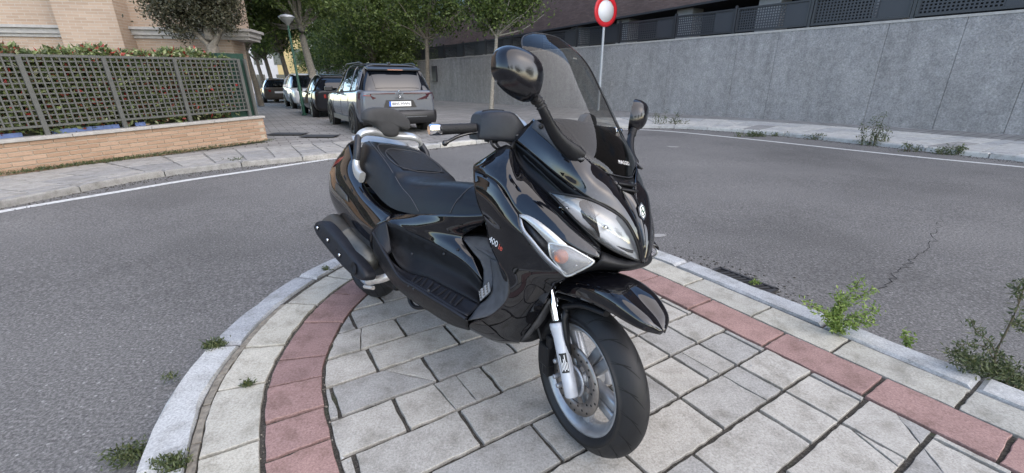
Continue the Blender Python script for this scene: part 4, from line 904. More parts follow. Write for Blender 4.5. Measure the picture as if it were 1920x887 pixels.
for sc, dx in ((1, 0), ): 
    pts = [np.array([-.02, .055*a*sc, .965+.085*c*sc]) for a, c in ((0, 1), (1, 0), (0, -1), (-1, 0))]; b.tube(pts+[pts[0]], .012, 6, caps=False)
pts = [np.array([-.02, .022*a, .965+.04*c]) for a, c in ((0, 1), (1, 0), (0, -1), (-1, 0))]; b.tube(pts+[pts[0]], .008, 6, caps=False); b.build('maker_badge', 'chrome', suv)
bumper = [[np.array([x-.05*(1-abs(y/.9)**3)+.02, y, z]) for y in np.linspace(-.88, .88, 15)] for x, z in ((.03, .58), (-.02, .54), (-.02, .40), (.06, .30))]
MB().grid(patch(bumper, 24, 8), flip=True).build('bumper', 'car_trim', suv, solid=.02)
sk = [[np.array([x-.05*(1-abs(y/.9)**3)+.01, y, z]) for y in np.linspace(-.62, .62, 11)] for x, z in ((-.025, .50), (-.03, .44))]; MB().grid(patch(sk, 20, 4), flip=True).build('skid_strip', 'alloy', suv, solid=.01)
for s in (1, -1): MB().tube([np.array([.5, .62*s, 1.60]), np.array([.75, .64*s, 1.655]), np.array([2.0, .64*s, 1.66]), np.array([2.3, .62*s, 1.61])], .018, 8).build('roof_rail', 'car_trim', suv)
MB().box((.6, 0, 1.64), (.18, .05, .06)).build('antenna_fin', 'car_trim', suv, bevel=.02)
MB().box((2.25, 0, .30), (3.6, 1.5, .12)).build('underbody', 'void', suv)
# dark car ahead of it
LOWP = [(.62, .95, .22), (1.6, 1.6, .09), (2.9, 2.2, .08)]
low_prof = dict(body=[(.0, .74, .40, .88), (.06, .82, .30, .93), (.4, .87, .24, .95), (1.2, .885, .22, .93), (2.4, .885, .21, .91), (3.2, .88, .22, .88), (3.9, .84, .24, .80), (4.22, .72, .30, .66), (4.28, .55, .36, .58)],
    cabin=[(.35, .74, .93, 1.02, .58), (.7, .78, .94, 1.30, .56), (1.1, .80, .93, 1.44, .56), (1.8, .80, .92, 1.46, .56), (2.3, .79, .90, 1.38, .55), (2.8, .76, .89, 1.10, .54), (3.15, .72, .88, .92, .52)], axles=(.80, 3.38), rw=.315, pillars=LOWP, cabmat='car_glass', roofmat='car_dark', roof=(8, 26))
r = rear+wd*6.0-lf*0.05+lf*.12; r[2] = gz(r[0], r[1])+.01
dk_, _, _ = car('parked_car', 'dark saloon parked nose to nose between the grey crossover and the white car', r, HD, (4.28, 1.77, 1.46), low_prof, ('car_dark', 'car_glass'))
for s in (1, -1): MB().box((2.72, .95*s, .95), (.12, .18, .12)).build('door_mirror', 'car_dark', dk_, bevel=.03); quad(dk_, 'tail_lamp', 'lens_red', [(.01, .5*s, .70), (.05, .78*s, .70), (.05, .78*s, .82), (.01, .5*s, .82)], .02)
# white car facing the camera
wp = dict(suv_prof); wp['roofmat'] = 'car_white'
u_, v_ = 592, 206; f = GG(602, 207, 0); r = f+wd*4.6+lf*.15; r[2] = gz(r[0], r[1])+.01
wc, _, _ = car('parked_car', 'white crossover facing the camera behind the lamp post', r, HD+math.pi, (4.5, 1.83, 1.6), wp, ('car_white', 'car_glass'))
quad(wc, 'windscreen', 'car_glass', [(3.35, .70, 1.06), (3.35, -.70, 1.06), (2.62, -.60, 1.50), (2.62, .60, 1.50)], .02)
for s in (1, -1):
    quad(wc, 'headlight', 'plastic_grey', [(4.36, .40*s, .74), (4.30, .72*s, .78), (4.18, .84*s, .84), (4.28, .72*s, .70), (4.38, .42*s, .68)], .03); quad(wc, 'fog_recess', 'car_trim', [(4.44, .42*s, .42), (4.36, .74*s, .46), (4.36, .74*s, .60), (4.46, .46*s, .52)], .03); MB().box((2.95, 1.0*s, 1.06), (.14, .2, .14)).build('door_mirror', 'car_white', wc, bevel=.03)
quad(wc, 'grille', 'car_trim', [(4.49, .36, .62), (4.49, -.36, .62), (4.50, -.30, .72), (4.50, .30, .72)], .03); quad(wc, 'lower_grille', 'car_trim', [(4.50, .5, .34), (4.50, -.5, .34), (4.50, -.4, .46), (4.50, .4, .46)], .03); quad(wc, 'number_plate', 'sign_white', [(4.53, .26, .50), (4.53, -.26, .50), (4.53, -.26, .60), (4.53, .26, .60)], .01)
# brown car seen from behind, further on
f = GG(528, 195, 0); r = f; r[2] = gz(r[0], r[1])+.01
bp = dict(low_prof); bp['roofmat'] = 'car_brown'
bc, _, _ = car('parked_car', 'grey-brown saloon seen from behind at the far left of the street', r, HD, (4.28, 1.77, 1.46), bp, ('car_brown', 'car_glass'))
quad(bc, 'rear_window', 'car_glass', [(.40, .62, 1.0), (.40, -.62, 1.0), (.80, -.52, 1.34), (.80, .52, 1.34)], .02); quad(bc, 'number_plate', 'sign_white', [(-.02, .26, .62), (-.02, -.26, .62), (-.02, -.26, .73), (-.02, .26, .73)], .01)
for s in (1, -1): quad(bc, 'tail_lamp', 'lens_red', [(.0, .45*s, .70), (.05, .76*s, .70), (.05, .78*s, .84), (.0, .45*s, .80)], .02)

# ================================================================== the scooter
PSI, PHI, DELTA, RAKE = R(-45.3), R(11.7), R(17.6), R(27)
SO = np.array([-.85, 2.30, 0.0])                       # rear tyre on the paving
_X = np.array([math.cos(PSI), math.sin(PSI), 0]); _Yh = np.array([-math.sin(PSI), math.cos(PSI), 0]); _Z = np.array([0, 0, 1.])
SM = np.stack([_X, math.cos(PHI)*_Yh-math.sin(PHI)*_Z, math.sin(PHI)*_Yh+math.cos(PHI)*_Z], 1)   # body axes: forward, left, up (leaning on its stand)
_cb = SM.T @ (CAMP-SO)
def P(u, v, y):
    k = SM.T @ ray(u, v); return _cb+k*((y-_cb[1])/k[1])
def PX(u, v, x):
    k = SM.T @ ray(u, v); return _cb+k*((x-_cb[0])/k[0])
def PZ(u, v, z):
    k = SM.T @ ray(u, v); return _cb+k*((z-_cb[2])/k[2])
WC = SM.T @ (np.array([.258, 1.21, .259])-SO)            # front wheel centre
SA = np.array([-math.sin(RAKE), 0, math.cos(RAKE)])       # steering axis
def rot(v, k, a): v = np.asarray(v, float); return v*math.cos(a)+np.cross(k, v)*math.sin(a)+k*(k@v)*(1-math.cos(a))
WN = rot([0, -1, 0], SA, -DELTA)                          # front axle, pointing to the scooter's right
WF = np.cross(SA, -WN); WF = np.cross([0, 0, 1.], WN); WF = np.cross(WN, np.array([0, 0, 1.])); WF = -np.cross(WN, np.array([0, 0, 1.]))
WF = WF-WN*(WF@WN); WF /= np.linalg.norm(WF)
if WF[0] < 0: WF = -WF
WU = np.cross(WF, -WN); WU /= np.linalg.norm(WU)
if WU[2] < 0: WU = -WU
def PW(u, v, d):
    k = SM.T @ ray(u, v); return _cb+k*((d-(_cb-WC)@WN)/(k@WN))
def wmir(p): p = np.asarray(p, float); return p-2*((p-WC)@WN)*WN      # mirror across the front wheel's plane
STP = np.array([1.16, 0, .95])                                         # a point of the steering axis
def steer(p, a): return STP+rot(np.asarray(p)-STP, SA, a)
sm4 = np.eye(4); sm4[:3, :3] = SM; sm4[:3, 3] = SO
scooter = empty('scooter', mat=Matrix(sm4.tolist()))
tag(scooter, 'black maxi scooter with tall windscreen leaning on its stand on the paved corner', 'scooter')
YC = -.030
class Mir:
    '''reflection across the fairing's centre plane'''
    __array_ufunc__ = None
    def __init__(s, sgn): s.g = sgn
    def __rmul__(s, p): return p if s.g == 1 else np.array([p[0], YC-p[1], p[2]])
PATCH = {}
def pp(name, rows, mat, nu=18, nv=12, both=True, th=.004, parent=scooter, flip=False, yc=0.0):
    """panel through control points, given thickness; mirrored to the other flank as a part of its own"""
    g = patch(rows, nu, nv); b = MB().grid(g, flip=flip); o = b.build(name, mat, parent, solid=th)
    o2 = None
    if both:
        b2 = MB().grid([[np.array([p[0], yc-p[1], p[2]]) for p in r] for r in g], flip=not flip); o2 = b2.build(name, mat, parent, solid=th)
    PATCH[name] = g
    return o, o2
def row(*q): return [P(*a) for a in q]

# ---- wheels
def tyre(c, ax, Rr, w, rim, name, parent, grooves=True):
    hw = w/2; prof = []
    for a in np.linspace(-1, 1, 25):
        h = a*hw; r = Rr-.060*(abs(a)**2.3)
        prof.append((r, h))
    prof = [(rim+.004, -hw*.72), (rim+.018, -hw*.92)]+[(max(r, rim+.03), h) for r, h in prof]+[(rim+.018, hw*.92), (rim+.004, hw*.72), (rim-.006, hw*.5), (rim-.006, -hw*.5)]
    o = MB().lathe(prof, c, ax, 72, closed=True).build(name, 'rubber', parent)
    if grooves:
        ax = np.asarray(ax)/np.linalg.norm(ax); a0 = np.cross(ax, [0, 0, 1.]); a0 /= np.linalg.norm(a0); b0 = np.cross(ax, a0); g = MB()
        def pt(th, a, lift=.0006):
            h = a*hw; r = Rr-.060*(abs(a)**2.3)+lift; return np.asarray(c)+ax*h+r*(math.cos(th)*a0+math.sin(th)*b0)
        for i in range(19):
            for s in (-1, 1):
                t0 = 2*math.pi*(i+(.5 if s < 0 else 0))/19
                for (q0, q1, dt, wd) in ((.08, .90, .30, .021), (.34, .95, .13, .019)):
                    L, Rw = [], []
                    for k in np.linspace(0, 1, 7):
                        a = q0+(q1-q0)*k; th = t0+dt*k+(0 if q0 < .2 else .14); ww = wd*(.25+.75*math.sin(math.pi*min(1, k*1.1+.05)) if k < .95 else .35)
                        L.append(pt(th-ww/2, s*a)); Rw.append(pt(th+ww/2, s*a))
                    g.grid([L, Rw], flip=s > 0)
        stuff(g.build('tread_groove', 'rubber_groove', o))
    return o
def wheel(c, ax, name, Rr, w, hubd, grooves):
    c = np.asarray(c); ax = np.asarray(ax)/np.linalg.norm(ax)
    a0 = np.cross(ax, [0, 0, 1.]); a0 /= np.linalg.norm(a0); b0 = np.cross(ax, a0)
    hw = w*.36; b = MB()
    b.lathe([(.190, hw), (.1915, hw-.004), (.178, hw-.010), (.168, hw-.02), (.162, 0), (.168, -hw+.02), (.178, -hw+.010), (.1915, -hw+.004), (.190, -hw), (.181, -hw), (.170, -hw+.016), (.158, -hw+.028), (.156, 0), (.158, hw-.028), (.172, hw-.012), (.182, hw)], c, ax, 64, closed=True)
    b.lathe([(.001, .05), (.022, .05), (.034, .045), (.045, .02), (.045, -.04), (.03, -.05), (.001, -.05)], c, ax, 28)
    for i in range(5):
        th = 2*math.pi*i/5+.35
        for s in (-1, 1):
            rows = []
            for k in np.linspace(0, 1, 9):
                r = .034+(.164-.034)*k; t2 = th+s*(.13+.13*(1-k))*(1 if k < .99 else 1); off = .008+.010*(1-k)
                e = math.cos(t2)*a0+math.sin(t2)*b0; tn = -math.sin(t2)*a0+math.cos(t2)*b0; ww = .011+.006*k+.004*(1-k); hh = .015+.006*(1-k)
                rows.append([c+e*r+tn*q[0]*ww+ax*(off*.3+q[1]*hh) for q in ((-1, -.8), (-.7, -1), (.7, -1), (1, -.8), (1, .8), (.7, 1), (-.7, 1), (-1, .8))])
            b.grid(rows, closed_u=True)
    o = b.build(name, 'alloy', scooter)
    tyre(c, ax, Rr, w, .186, 'tyre', o, grooves); return o, a0, b0
fw, fa, fb = wheel(WC, WN, 'front_wheel', .264, .122, 0, True)
dc = WC+WN*.052
dk = MB().lathe([(.078, .0025), (.121, .0025), (.121, -.0025), (.078, -.0025)], dc, WN, 60, closed=True)
for i in range(6):
    t = 2*math.pi*i/6; e = math.cos(t)*fa+math.sin(t)*fb; q = np.stack([e, np.cross(WN, e), WN], 1); dk.box(dc+e*.066, (.036, .018, .004), q)
disc = dk.build('brake_disc', 'disc_steel', fw)
hb = MB()
for i in range(30):
    t = 2*math.pi*i/30; r = (.088, .100, .111)[i % 3]; e = math.cos(t)*fa+math.sin(t)*fb
    hb.lathe([(.0002, 0), (.0042, 0)], dc+e*r+WN*.0031, WN, 8)
hb.build('disc_hole', 'void', fw)
ab = MB().lathe([(.044, .004), (.056, .004), (.056, -.002), (.044, -.002)], WC+WN*.058, WN, 40, closed=True)
ab.build('sensor_ring', 'silver_matt', fw)
rw, ra_, rb_ = wheel([0, 0, .262], [0, -1, 0], 'rear_wheel', .262, .145, 0, True)

# ---- fork, caliper
def fork(u0, v0, u1, v1, d, mir=False):
    top, low = PW(u0, v0, d), PW(u1, v1, d)
    ax = (top-low)/np.linalg.norm(top-low); bs = low-ax*.012; sh = low+ax*.235
    m = (lambda p: wmir(p)) if mir else (lambda p: p)
    sl = MB().tube([m(bs), m(bs+ax*.004), m(bs+ax*.05), m(sh-ax*.05), m(sh-ax*.02), m(sh-ax*.004), m(sh)], [.019, .0225, .023, .024, .0285, .029, .026], 20)
    o = sl.build('fork_leg', 'fork_paint', scooter)
    MB().tube([m(sh), m(sh+ax*.22)], .0165, 18).build('stanchion', 'chrome', o)
    MB().tube([m(sh-ax*.001), m(sh+ax*.007)], .021, 18).build('dust_seal', 'rubber', o)
    return o, bs, sh, ax
fk, fbs, fsh, fax = fork(1034, 545, 1071, 737, .083)
fork(1034, 545, 1071, 737, .083, True)
# white-lettered black sticker on the slider, facing the camera
cn = SM.T @ (CAMP-SO)-fbs; cn = cn-fax*(cn@fax); cn /= np.linalg.norm(cn); sx = np.cross(fax, cn)
mid = fbs+fax*.115; st = MB()
g = [[mid+fax*h+.0243*(math.cos(a)*cn+math.sin(a)*sx) for a in np.linspace(-.75, .35, 8)] for h in (-.032, .032)]
st.grid(g, flip=True); stk = st.build('sticker', 'print_black', fk)
lt = MB()
for k in range(5):
    g = [[mid+fax*h+.0247*(math.cos(a)*cn+math.sin(a)*sx) for a in np.linspace(-.6+.2*k-.05, -.6+.2*k+.045, 3)] for h in (-.026+.004*(k % 2), .026-.012*((k*2) % 3))]
    lt.grid(g, flip=True)
lt.build('sticker_print', 'print_white', fk)
# axle clamp bolts, caliper with hose
for (u, v) in ((1043, 705), (1049, 722), (1044, 676)):
    c = PW(u, v, .078); MB().lathe([(.001, .012), (.007, .012), (.0085, .008), (.0085, -.02)], c, WN, 12).build('bolt', 'silver_matt', scooter)
cal = MB()
for (u, v, d, sz) in ((1028, 662, .062, (.062, .05, .085)), (1030, 690, .060, (.04, .045, .05)), (1036, 640, .062, (.035, .04, .05))):
    q = np.stack([WF, WN, WU], 1); cal.box(PW(u, v, d), sz, q)
cal.build('brake_caliper', 'plastic_black', scooter, bevel=.008)
MB().tube(cr([PW(1020, 655, .07), PW(1013, 630, .08), PW(1003, 590, .09), PW(1006, 560, .09), PW(1020, 540, .08)], 18), .006, 8).build('brake_hose', 'rubber', scooter)
# fork brace that carries the mudguard
br = MB()
br.tube(cr([PW(1064, 668, .07), PW(1064, 640, .074), PW(1060, 600, .075), PW(1062, 578, .07), PW(1072, 570, .06)], 14), [(.017, .010)]*14, 10)
br.tube(cr([PW(1060, 575, .075), PW(1090, 572, .07), PW(1138, 588, .062)], 10), [(.016, .010)]*10, 10)
br.build('mudguard_bracket', 'plastic_black', scooter)

# ---- front mudguard (turns with the wheel)
def mud_row(e, s, m2, r):
    e, s, m2, r = PW(*e), PW(*s), PW(*m2), PW(*r)
    return [e, s, m2, r, wmir(m2), wmir(s), wmir(e)]
mud = [mud_row((1040, 546, .086), (1056, 524, .080), (1074, 508, .04), (1092, 500, 0)),
       mud_row((1076, 556, .086), (1090, 532, .080), (1108, 518, .04), (1126, 511, 0)),
       mud_row((1112, 569, .083), (1126, 545, .075), (1142, 532, .037), (1157, 527, 0)),
       mud_row((1146, 586, .076), (1159, 564, .067), (1172, 553, .033), (1185, 549, 0)),
       mud_row((1178, 605, .063), (1190, 588, .054), (1201, 579, .027), (1210, 576, 0)),
       mud_row((1207, 619, .044), (1216, 607, .036), (1224, 601, .018), (1230, 599, 0)),
       mud_row((1237, 626, .007), (1240, 624.5, .005), (1242, 623.5, .003), (1243.5, 623, 0))]
MB().grid(patch(mud, 25, 30)).build('front_mudguard', 'gloss_black', scooter, solid=.004)
# inner rear part of the guard that follows the tyre
gi = []
for a in np.linspace(1.45, 2.75, 14):
    gi.append([WC+(WF*math.cos(a)+WU*math.sin(a))*(.292-.012*abs(k)**3)+WN*.078*k for k in np.linspace(-1, 1, 9)])
MB().grid(gi).build('inner_mudguard', 'plastic_black', scooter, solid=.004)

# ---- leg shield flanks, under-tray
pp('leg_shield', [row((889, 319, -.285), (930, 341, -.300), (974, 404, -.285)),
    row((890, 345, -.300), (932, 376, -.306), (977, 429, -.290)),
    row((897, 380, -.293), (937, 410, -.302), (993, 451, -.285)),
    row((911, 415, -.275), (952, 440, -.292), (1013, 476, -.270)),
    row((919, 455, -.270), (967, 474, -.282), (1037, 500, -.256)),
    row((936, 492, -.272), (985, 505, -.272), (1062, 518, -.236)),
    row((953, 522, -.270), (990, 533, -.250), (1040, 534, -.200)),
    row((951, 558, -.258), (985, 570, -.222), (1020, 570, -.165)),
    row((920, 590, -.250), (958, 607, -.195), (1000, 604, -.130)),
    row((878, 608, -.245), (930, 633, -.160), (974, 639, -.112)), [P(884, 618, -.20), P(932, 640, -.12), P(975, 643, -.08)]], 'gloss_black', 24, 40, yc=YC)
# upper face of the shield, crest up to the slot under the cowl
RA = [(889, 319, -.285), (915, 331, -.299), (946, 357, -.299), (974, 403, -.286), (1020, 432, -.270), (1060, 456, -.251), (1095, 475, -.226), (1124, 485, -.200)]
RB = [(888, 311, -.268), (909, 298, -.255), (953, 273, -.215), (973, 313, -.222), (1005, 346, -.216), (1045, 386, -.205), (1090, 433, -.184), (1126, 470, -.160)]
RM = [((a[0]+b[0])/2, (a[1]+b[1])/2, (a[2]+b[2])/2-.016) for a, b in zip(RA, RB)]
pp('shield_crest', [row(*RA), row(*RM), row(*RB)], 'gloss_black', 30, 10, flip=True, yc=YC)
# dark recess under the cowl with slats
E_ = [(962, 264, -.190), (1000, 292, -.200), (1040, 327, -.203), (1075, 354, -.195), (1106, 376, -.182), (1125, 440, -.155)]
F_ = [(960, 275, -.19), (977, 318, -.197), (1010, 350, -.197), (1050, 388, -.190), (1092, 433, -.172), (1124, 466, -.150)]
pp('vent_recess', [row(*E_), [P(u, v, y+.022) for u, v, y in [((a[0]+b[0])/2, (a[1]+b[1])/2, (a[2]+b[2])/2) for a, b in zip(E_, F_)]], row(*F_)], 'plastic_black', 20, 7, yc=YC)
for k in range(3):
    a, b_ = P(982+k*14, 292+k*13, -.196), P(1030+k*16, 340+k*14, -.192)
    for s in (1, -1): MB().tube([a*np.array([1, s, 1]), b_*np.array([1, s, 1])], [.0035, .002], 6).build('vent_slat', 'plastic_black', scooter)

# ---- upper cowl and nose
CL = [(966, 262, -.200), (1000, 290, -.208), (1040, 325, -.210), (1075, 352, -.201), (1105, 373, -.182), (1140, 390, -.142), (1168, 409, -.104), (1189, 440, -.068), (1199, 470, -.044), (1202, 491, -.030)]
CU = [(1001, 224, -.165), (1030, 246, -.176), (1062, 270, -.182), (1097, 297, -.168), (1127, 321, -.120), (1150, 340, -.080), (1172, 369, -.044), (1191, 406, -.028), (1203, 450, -.018), (1206, 492, -.013)]
CM = [((a[0]+b[0])/2+q[0], (a[1]+b[1])/2+q[1], (a[2]+b[2])/2-q[2]) for a, b, q in zip(CL, CU, [(0, 0, .004), (0, 0, .008), (0, 0, .012), (0, 0, .014), (0, 0, .016), (2, -2, .016), (2, -2, .014), (2, -1, .010), (1, 0, .006), (0, 0, .003)])]
pp('front_cowl', [row(*CL), row(*CM), row(*CU)], 'gloss_black', 44, 14, flip=True, yc=YC)
# black centre strip down the nose
cs = []
for (u, v, y), (cu_, cv_) in zip([CU[5], CU[6], CU[7], CU[8], CU[9]], [(1170, 338), (1186, 364), (1199, 398), (1208, 448), (1208, 493)]):
    e, c = P(u, v, y), P(cu_, cv_, YC/2); m_ = (e+c)/2+np.array([.004, 0, 0]); cs.append([e, m_, c, m_*Mir(-1), e*Mir(-1)])
MB().grid(patch(cs, 14, 20)).build('nose_strip', 'gloss_black', scooter, solid=.004)
# chin under the headlights
pp('chin', [[P(1126, 472, -.150), P(1162, 486, -.092), P(1201, 492, -.030), P(1208, 494, 0)],
            [P(1124, 487, -.17), P(1160, 496, -.12), P(1190, 501, -.05), P(1196, 502, 0)],
            [P(1070, 517, -.17), P(1110, 505, -.13), P(1150, 505, -.07), P(1160, 505, 0)]], 'plastic_black', 14, 8, yc=YC)
# intake slots at the foot of the screen
for k, (du, dv) in enumerate(((0, 0), (7, 11))):
    a, c = P(1152+du, 345+dv, -.066+.012*k)+np.array([.010, 0, .004]), P(1176+du, 349+dv, YC/2)+np.array([.012, 0, .004])
    MB().tube(cr([a, (a+c)/2+np.array([.004, 0, 0]), c, ((a+c)/2+np.array([.004, 0, 0]))*Mir(-1), a*Mir(-1)], 16), [(.010, .0045)]*16, 10).build('intake_lip', 'plastic_black', scooter)
ap, cp = P(1156, 353, -.062)+np.array([.004, 0, .003]), P(1181, 357, YC/2)+np.array([.006, 0, .003])
MB().grid([[ap, cp, ap*Mir(-1)], [ap+np.array([.006, 0, -.03]), cp+np.array([.008, 0, -.03]), (ap+np.array([.006, 0, -.03]))*Mir(-1)]]).build('intake_mesh', 'void', scooter, solid=.002)

# ---- headlights
HT = [(1030, 360, -.226), (1068, 366, -.211), (1105, 374, -.183), (1140, 391, -.143), (1168, 410, -.105), (1188, 441, -.070), (1198, 470, -.046), (1201, 489, -.032)]
HB = [(1031, 363, -.226), (1056, 389, -.215), (1087, 421, -.197), (1116, 447, -.166), (1145, 467, -.128), (1172, 480, -.088), (1190, 487, -.055), (1200, 491, -.032)]
def hl(inset, mid): return [row(*HT)]+[[P(*[(1-k)*a[i]+k*b[i] for i in range(2)], (1-k)*a[2]+k*b[2]-bulge*w) for a, b, w in zip(HT, HB, [.2, .7, 1, 1, 1, .8, .4, .1])] for k, bulge in mid]+[row(*HB)]
lens_rows = hl(0, ((.33, .016), (.66, .018)))
for s in (1, -1):
    S = Mir(s); g = [[p*S for p in r] for r in patch(lens_rows, 34, 14)]
    hs_rows = hl(0, ((.3, -.030), (.7, -.030)))
    hs = MB().grid([[p*S for p in r] for r in patch(hs_rows, 24, 10)]); ho = hs.build('headlight', 'housing', scooter)
    MB().grid(g, flip=s > 0).build('headlight_lens', 'lens_clear', ho)
    # seal round the lens
    rim_ = [p for p in g[0]]+[p for p in g[-1]][::-1]
    MB().tube([np.asarray(p) for p in rim_]+[np.asarray(rim_[0])], .0042, 6, caps=False).build('lens_seal', 'plastic_black', ho)
    # main projector bowl and the small inner one
    for (u, v, y, rr, dep) in ((1134, 426, -.115, .042, .03), (1062, 391, -.19, .022, .015)):
        c = P(u, v, y)*S; ax = np.array([.80, -.55*s, .10]); ax /= np.linalg.norm(ax)
        MB().lathe([(rr*1.12, .004), (rr*1.12, 0), (rr, .0), (rr*.93, -dep*.3), (rr*.7, -dep*.7), (rr*.3, -dep), (.001, -dep)], c, ax, 30).build('reflector_bowl', 'reflector', ho)
        MB().lathe([(.001, .012), (.008, .010), (.010, -.01), (.010, -dep)], c, ax, 12).build('bulb_cap', 'chrome', ho)
    # light guide bar low in the housing
    MB().tube(cr([P(1128, 447, -.128)*S, P(1150, 460, -.098)*S, P(1174, 469, -.066)*S, P(1187, 472, -.050)*S], 14), .0045, 8).build('light_bar', 'plastic_grey', ho)

# ---- turn signals in their bright frames
for s in (1, -1):
    S = Mir(s)
    def PS(u, v, y): return P(u, v, y)*S
    ch = [[PS(974, 403, -.287), PS(988, 404, -.284), PS(1006, 412, -.279), PS(1034, 433, -.270), PS(1066, 461, -.256)],
          [PS(975, 407, -.291), PS(984, 412, -.291), PS(998, 424, -.288), PS(1012, 438, -.284), PS(1029, 456, -.275)]]
    tr = MB().grid([cr(r, 16) for r in ch], flip=s < 0).build('turn_signal', 'silver_paint', scooter, solid=.004)
    lo = [[PS(975, 407, -.290), PS(977, 428, -.293), PS(993, 450, -.289), PS(1013, 475, -.275), PS(1037, 499, -.260), PS(1060, 518, -.241)],
          [PS(979, 412, -.291), PS(984, 429, -.293), PS(1000, 449, -.289), PS(1019, 472, -.276), PS(1041, 495, -.261), PS(1065, 513, -.244)]]
    MB().grid([cr(r, 16) for r in lo], flip=s > 0).build('signal_rim', 'silver_matt', tr, solid=.004)
    MB().grid([[PS(980, 412, -.283), PS(1000, 430, -.280), PS(1028, 457, -.266)], [PS(984, 428, -.284), PS(1003, 452, -.280), PS(1036, 487, -.258)]], flip=s > 0).build('signal_grille', 'plastic_grey', tr, solid=.003)
    ln = [[PS(1029, 456, -.276), PS(1046, 459, -.270), PS(1066, 463, -.257), PS(1090, 476, -.238), PS(1114, 490, -.214)],
          [PS(1030, 468, -.277), PS(1048, 475, -.275), PS(1068, 484, -.262), PS(1088, 492, -.243), PS(1108, 496, -.220)],
          [PS(1033, 480, -.270), PS(1050, 493, -.266), PS(1066, 504, -.255), PS(1082, 506, -.240), PS(1098, 502, -.226)],
          [PS(1037, 486, -.262), PS(1048, 500, -.256), PS(1061, 517, -.244), PS(1070, 516, -.240), PS(1080, 511, -.235)]]
    gl_ = patch(ln, 18, 14)
    MB().grid([[p-np.array([.012, -.014*s, 0]) for p in r] for r in gl_]).build('signal_reflector', 'silver_matt', tr)
    MB().grid(gl_, flip=s < 0).build('signal_lens', 'lens_ribbed', tr, solid=.002)
    e = gl_; loop = list(e[0])+[r[-1] for r in e]+list(e[-1])[::-1]+[r[0] for r in e][::-1]
    MB().tube(loop+[loop[0]], .0035, 6, caps=False).build('lens_frame', 'silver_paint', tr)
    c = PS(1052, 481, -.258); b = MB(); b.lathe([(.001, .014), (.014, .012), (.022, .002), (.020, -.014), (.001, -.016)], c, np.array([.5, -.85*s, 0]), 16); b.build('bulb', 'lens_orange', tr)
    for (u, v) in ((1038, 472), (1080, 498)):
        MB().lathe([(.001, .004), (.004, .003), (.005, -.004)], PS(u, v, -.268+.0009*(u-1038)), np.array([.5, -.85*s, 0]), 10).build('signal_screw', 'chrome', tr)

# ---- windscreen
half = [(0, .0), (.25, .25), (.5, .5), (.75, .75), (1, 1)]
ctr = [(1.533, .938), (1.500, 1.000), (1.442, 1.085), (1.340, 1.205), (1.230, 1.325), (1.155, 1.375), (1.130, 1.392)]
edg = [(.088, 1.508, .945), (.165, 1.470, .987), (.198, 1.370, 1.074), (.203, 1.256, 1.207), (.184, 1.175, 1.312), (.148, 1.132, 1.362), (.085, 1.116, 1.388)]
ws = []
for (cx, cz), (ey, ex, ez) in zip(ctr, edg):
    rr = []
    for t in np.linspace(-1, 1, 13):
        k = abs(t)**2.2; rr.append(np.array([cx+(ex-cx)*k, ey*t, cz+(ez-cz)*k+.11*ey*t*max(0, cz-.95)/.45]))
    ws.append(rr)
wg = patch(ws, 41, 40)
wso = MB().grid(wg, flip=False).build('windscreen', 'screen_tint', scooter)
loop = list(wg[0])+[r[-1] for r in wg]+list(wg[-1])[::-1]+[r[0] for r in wg][::-1]
MB().tube(loop+[loop[0]], .0022, 6, caps=False).build('screen_edge', 'plastic_grey', wso)
# maker's name low on the screen, small mark near its top
o_ = P(1170, 309, .03); ux = (P(1182, 311, .06)-P(1158, 306, 0)); ux = np.array([-.01, 1, 0.]); uz = np.array([-.55, 0, .83])
wrap(text_obj('screen_lettering', 'PIAGGIO', 'print_white', .018, basis(P(1163, 309, .012)+np.array([.010, 0, .006]), ux, uz), wso), wg, (-.85, 0, -.5), .0015)
MB().grid([[P(1072, 107.5, .06)+np.array([.006, 0, 0]), P(1079, 109, .08)+np.array([.006, 0, 0])], [P(1072, 110.5, .06)+np.array([.006, 0, 0]), P(1079, 112, .08)+np.array([.006, 0, 0])]]).build('screen_mark', 'print_white', wso)
MB().grid(patch([[P(1142, 326, -.075), P(1165, 330, 0), P(1188, 333, .075)], [P(1152, 341, -.075), P(1174, 345, 0), P(1196, 350, .07)]], 12, 4), flip=True).build('screen_foot', 'plastic_black', scooter, solid=.004)
# hexagonal emblem on the nose
eo = P(1199, 397, YC/2)+np.array([.006, 0, .002]); ey_, ez_ = np.array([0, 1, 0.]), np.array([-.36, 0, .93])
def emb(pts, mat, lift, name, par):
    n = np.cross(ey_, ez_); b = MB(); ps = [eo+ey_*a+ez_*c+n*lift for a, c in pts]; b.add(ps+[p-n*.003 for p in ps], [tuple(range(len(ps)))]+[(i, i+len(ps), (i+1) % len(ps)+len(ps), (i+1) % len(ps)) for i in range(len(ps))]); return b.build(name, mat, par)
hexa = lambda r, q=1.35: [(r*.87*a, r*q*c) for a, c in ((0, 1), (-1, .5), (-1, -.5), (0, -1), (1, -.5), (1, .5))]
em = emb(hexa(.021), 'chrome', .004, 'emblem', scooter); emb(hexa(.016), 'print_white', .0046, 'emblem_field', em)
b = MB(); n_ = np.cross(ey_, ez_)
for k in range(2):
    pts = [eo+ey_*(.011*math.cos(t)*.8+(.003 if k else -.003))+ez_*(.016*math.sin(t)*.55+(.006 if k else -.006))+n_*.0052 for t in np.linspace(0, 2*math.pi, 15)]
    b.tube(pts, .0012, 5, caps=False)
b.tube([eo+ey_*-.009+ez_*.012+n_*.0052, eo+ey_*.009-ez_*.012+n_*.0052], .0014, 5); b.build('emblem_mark', 'pole_green', em)
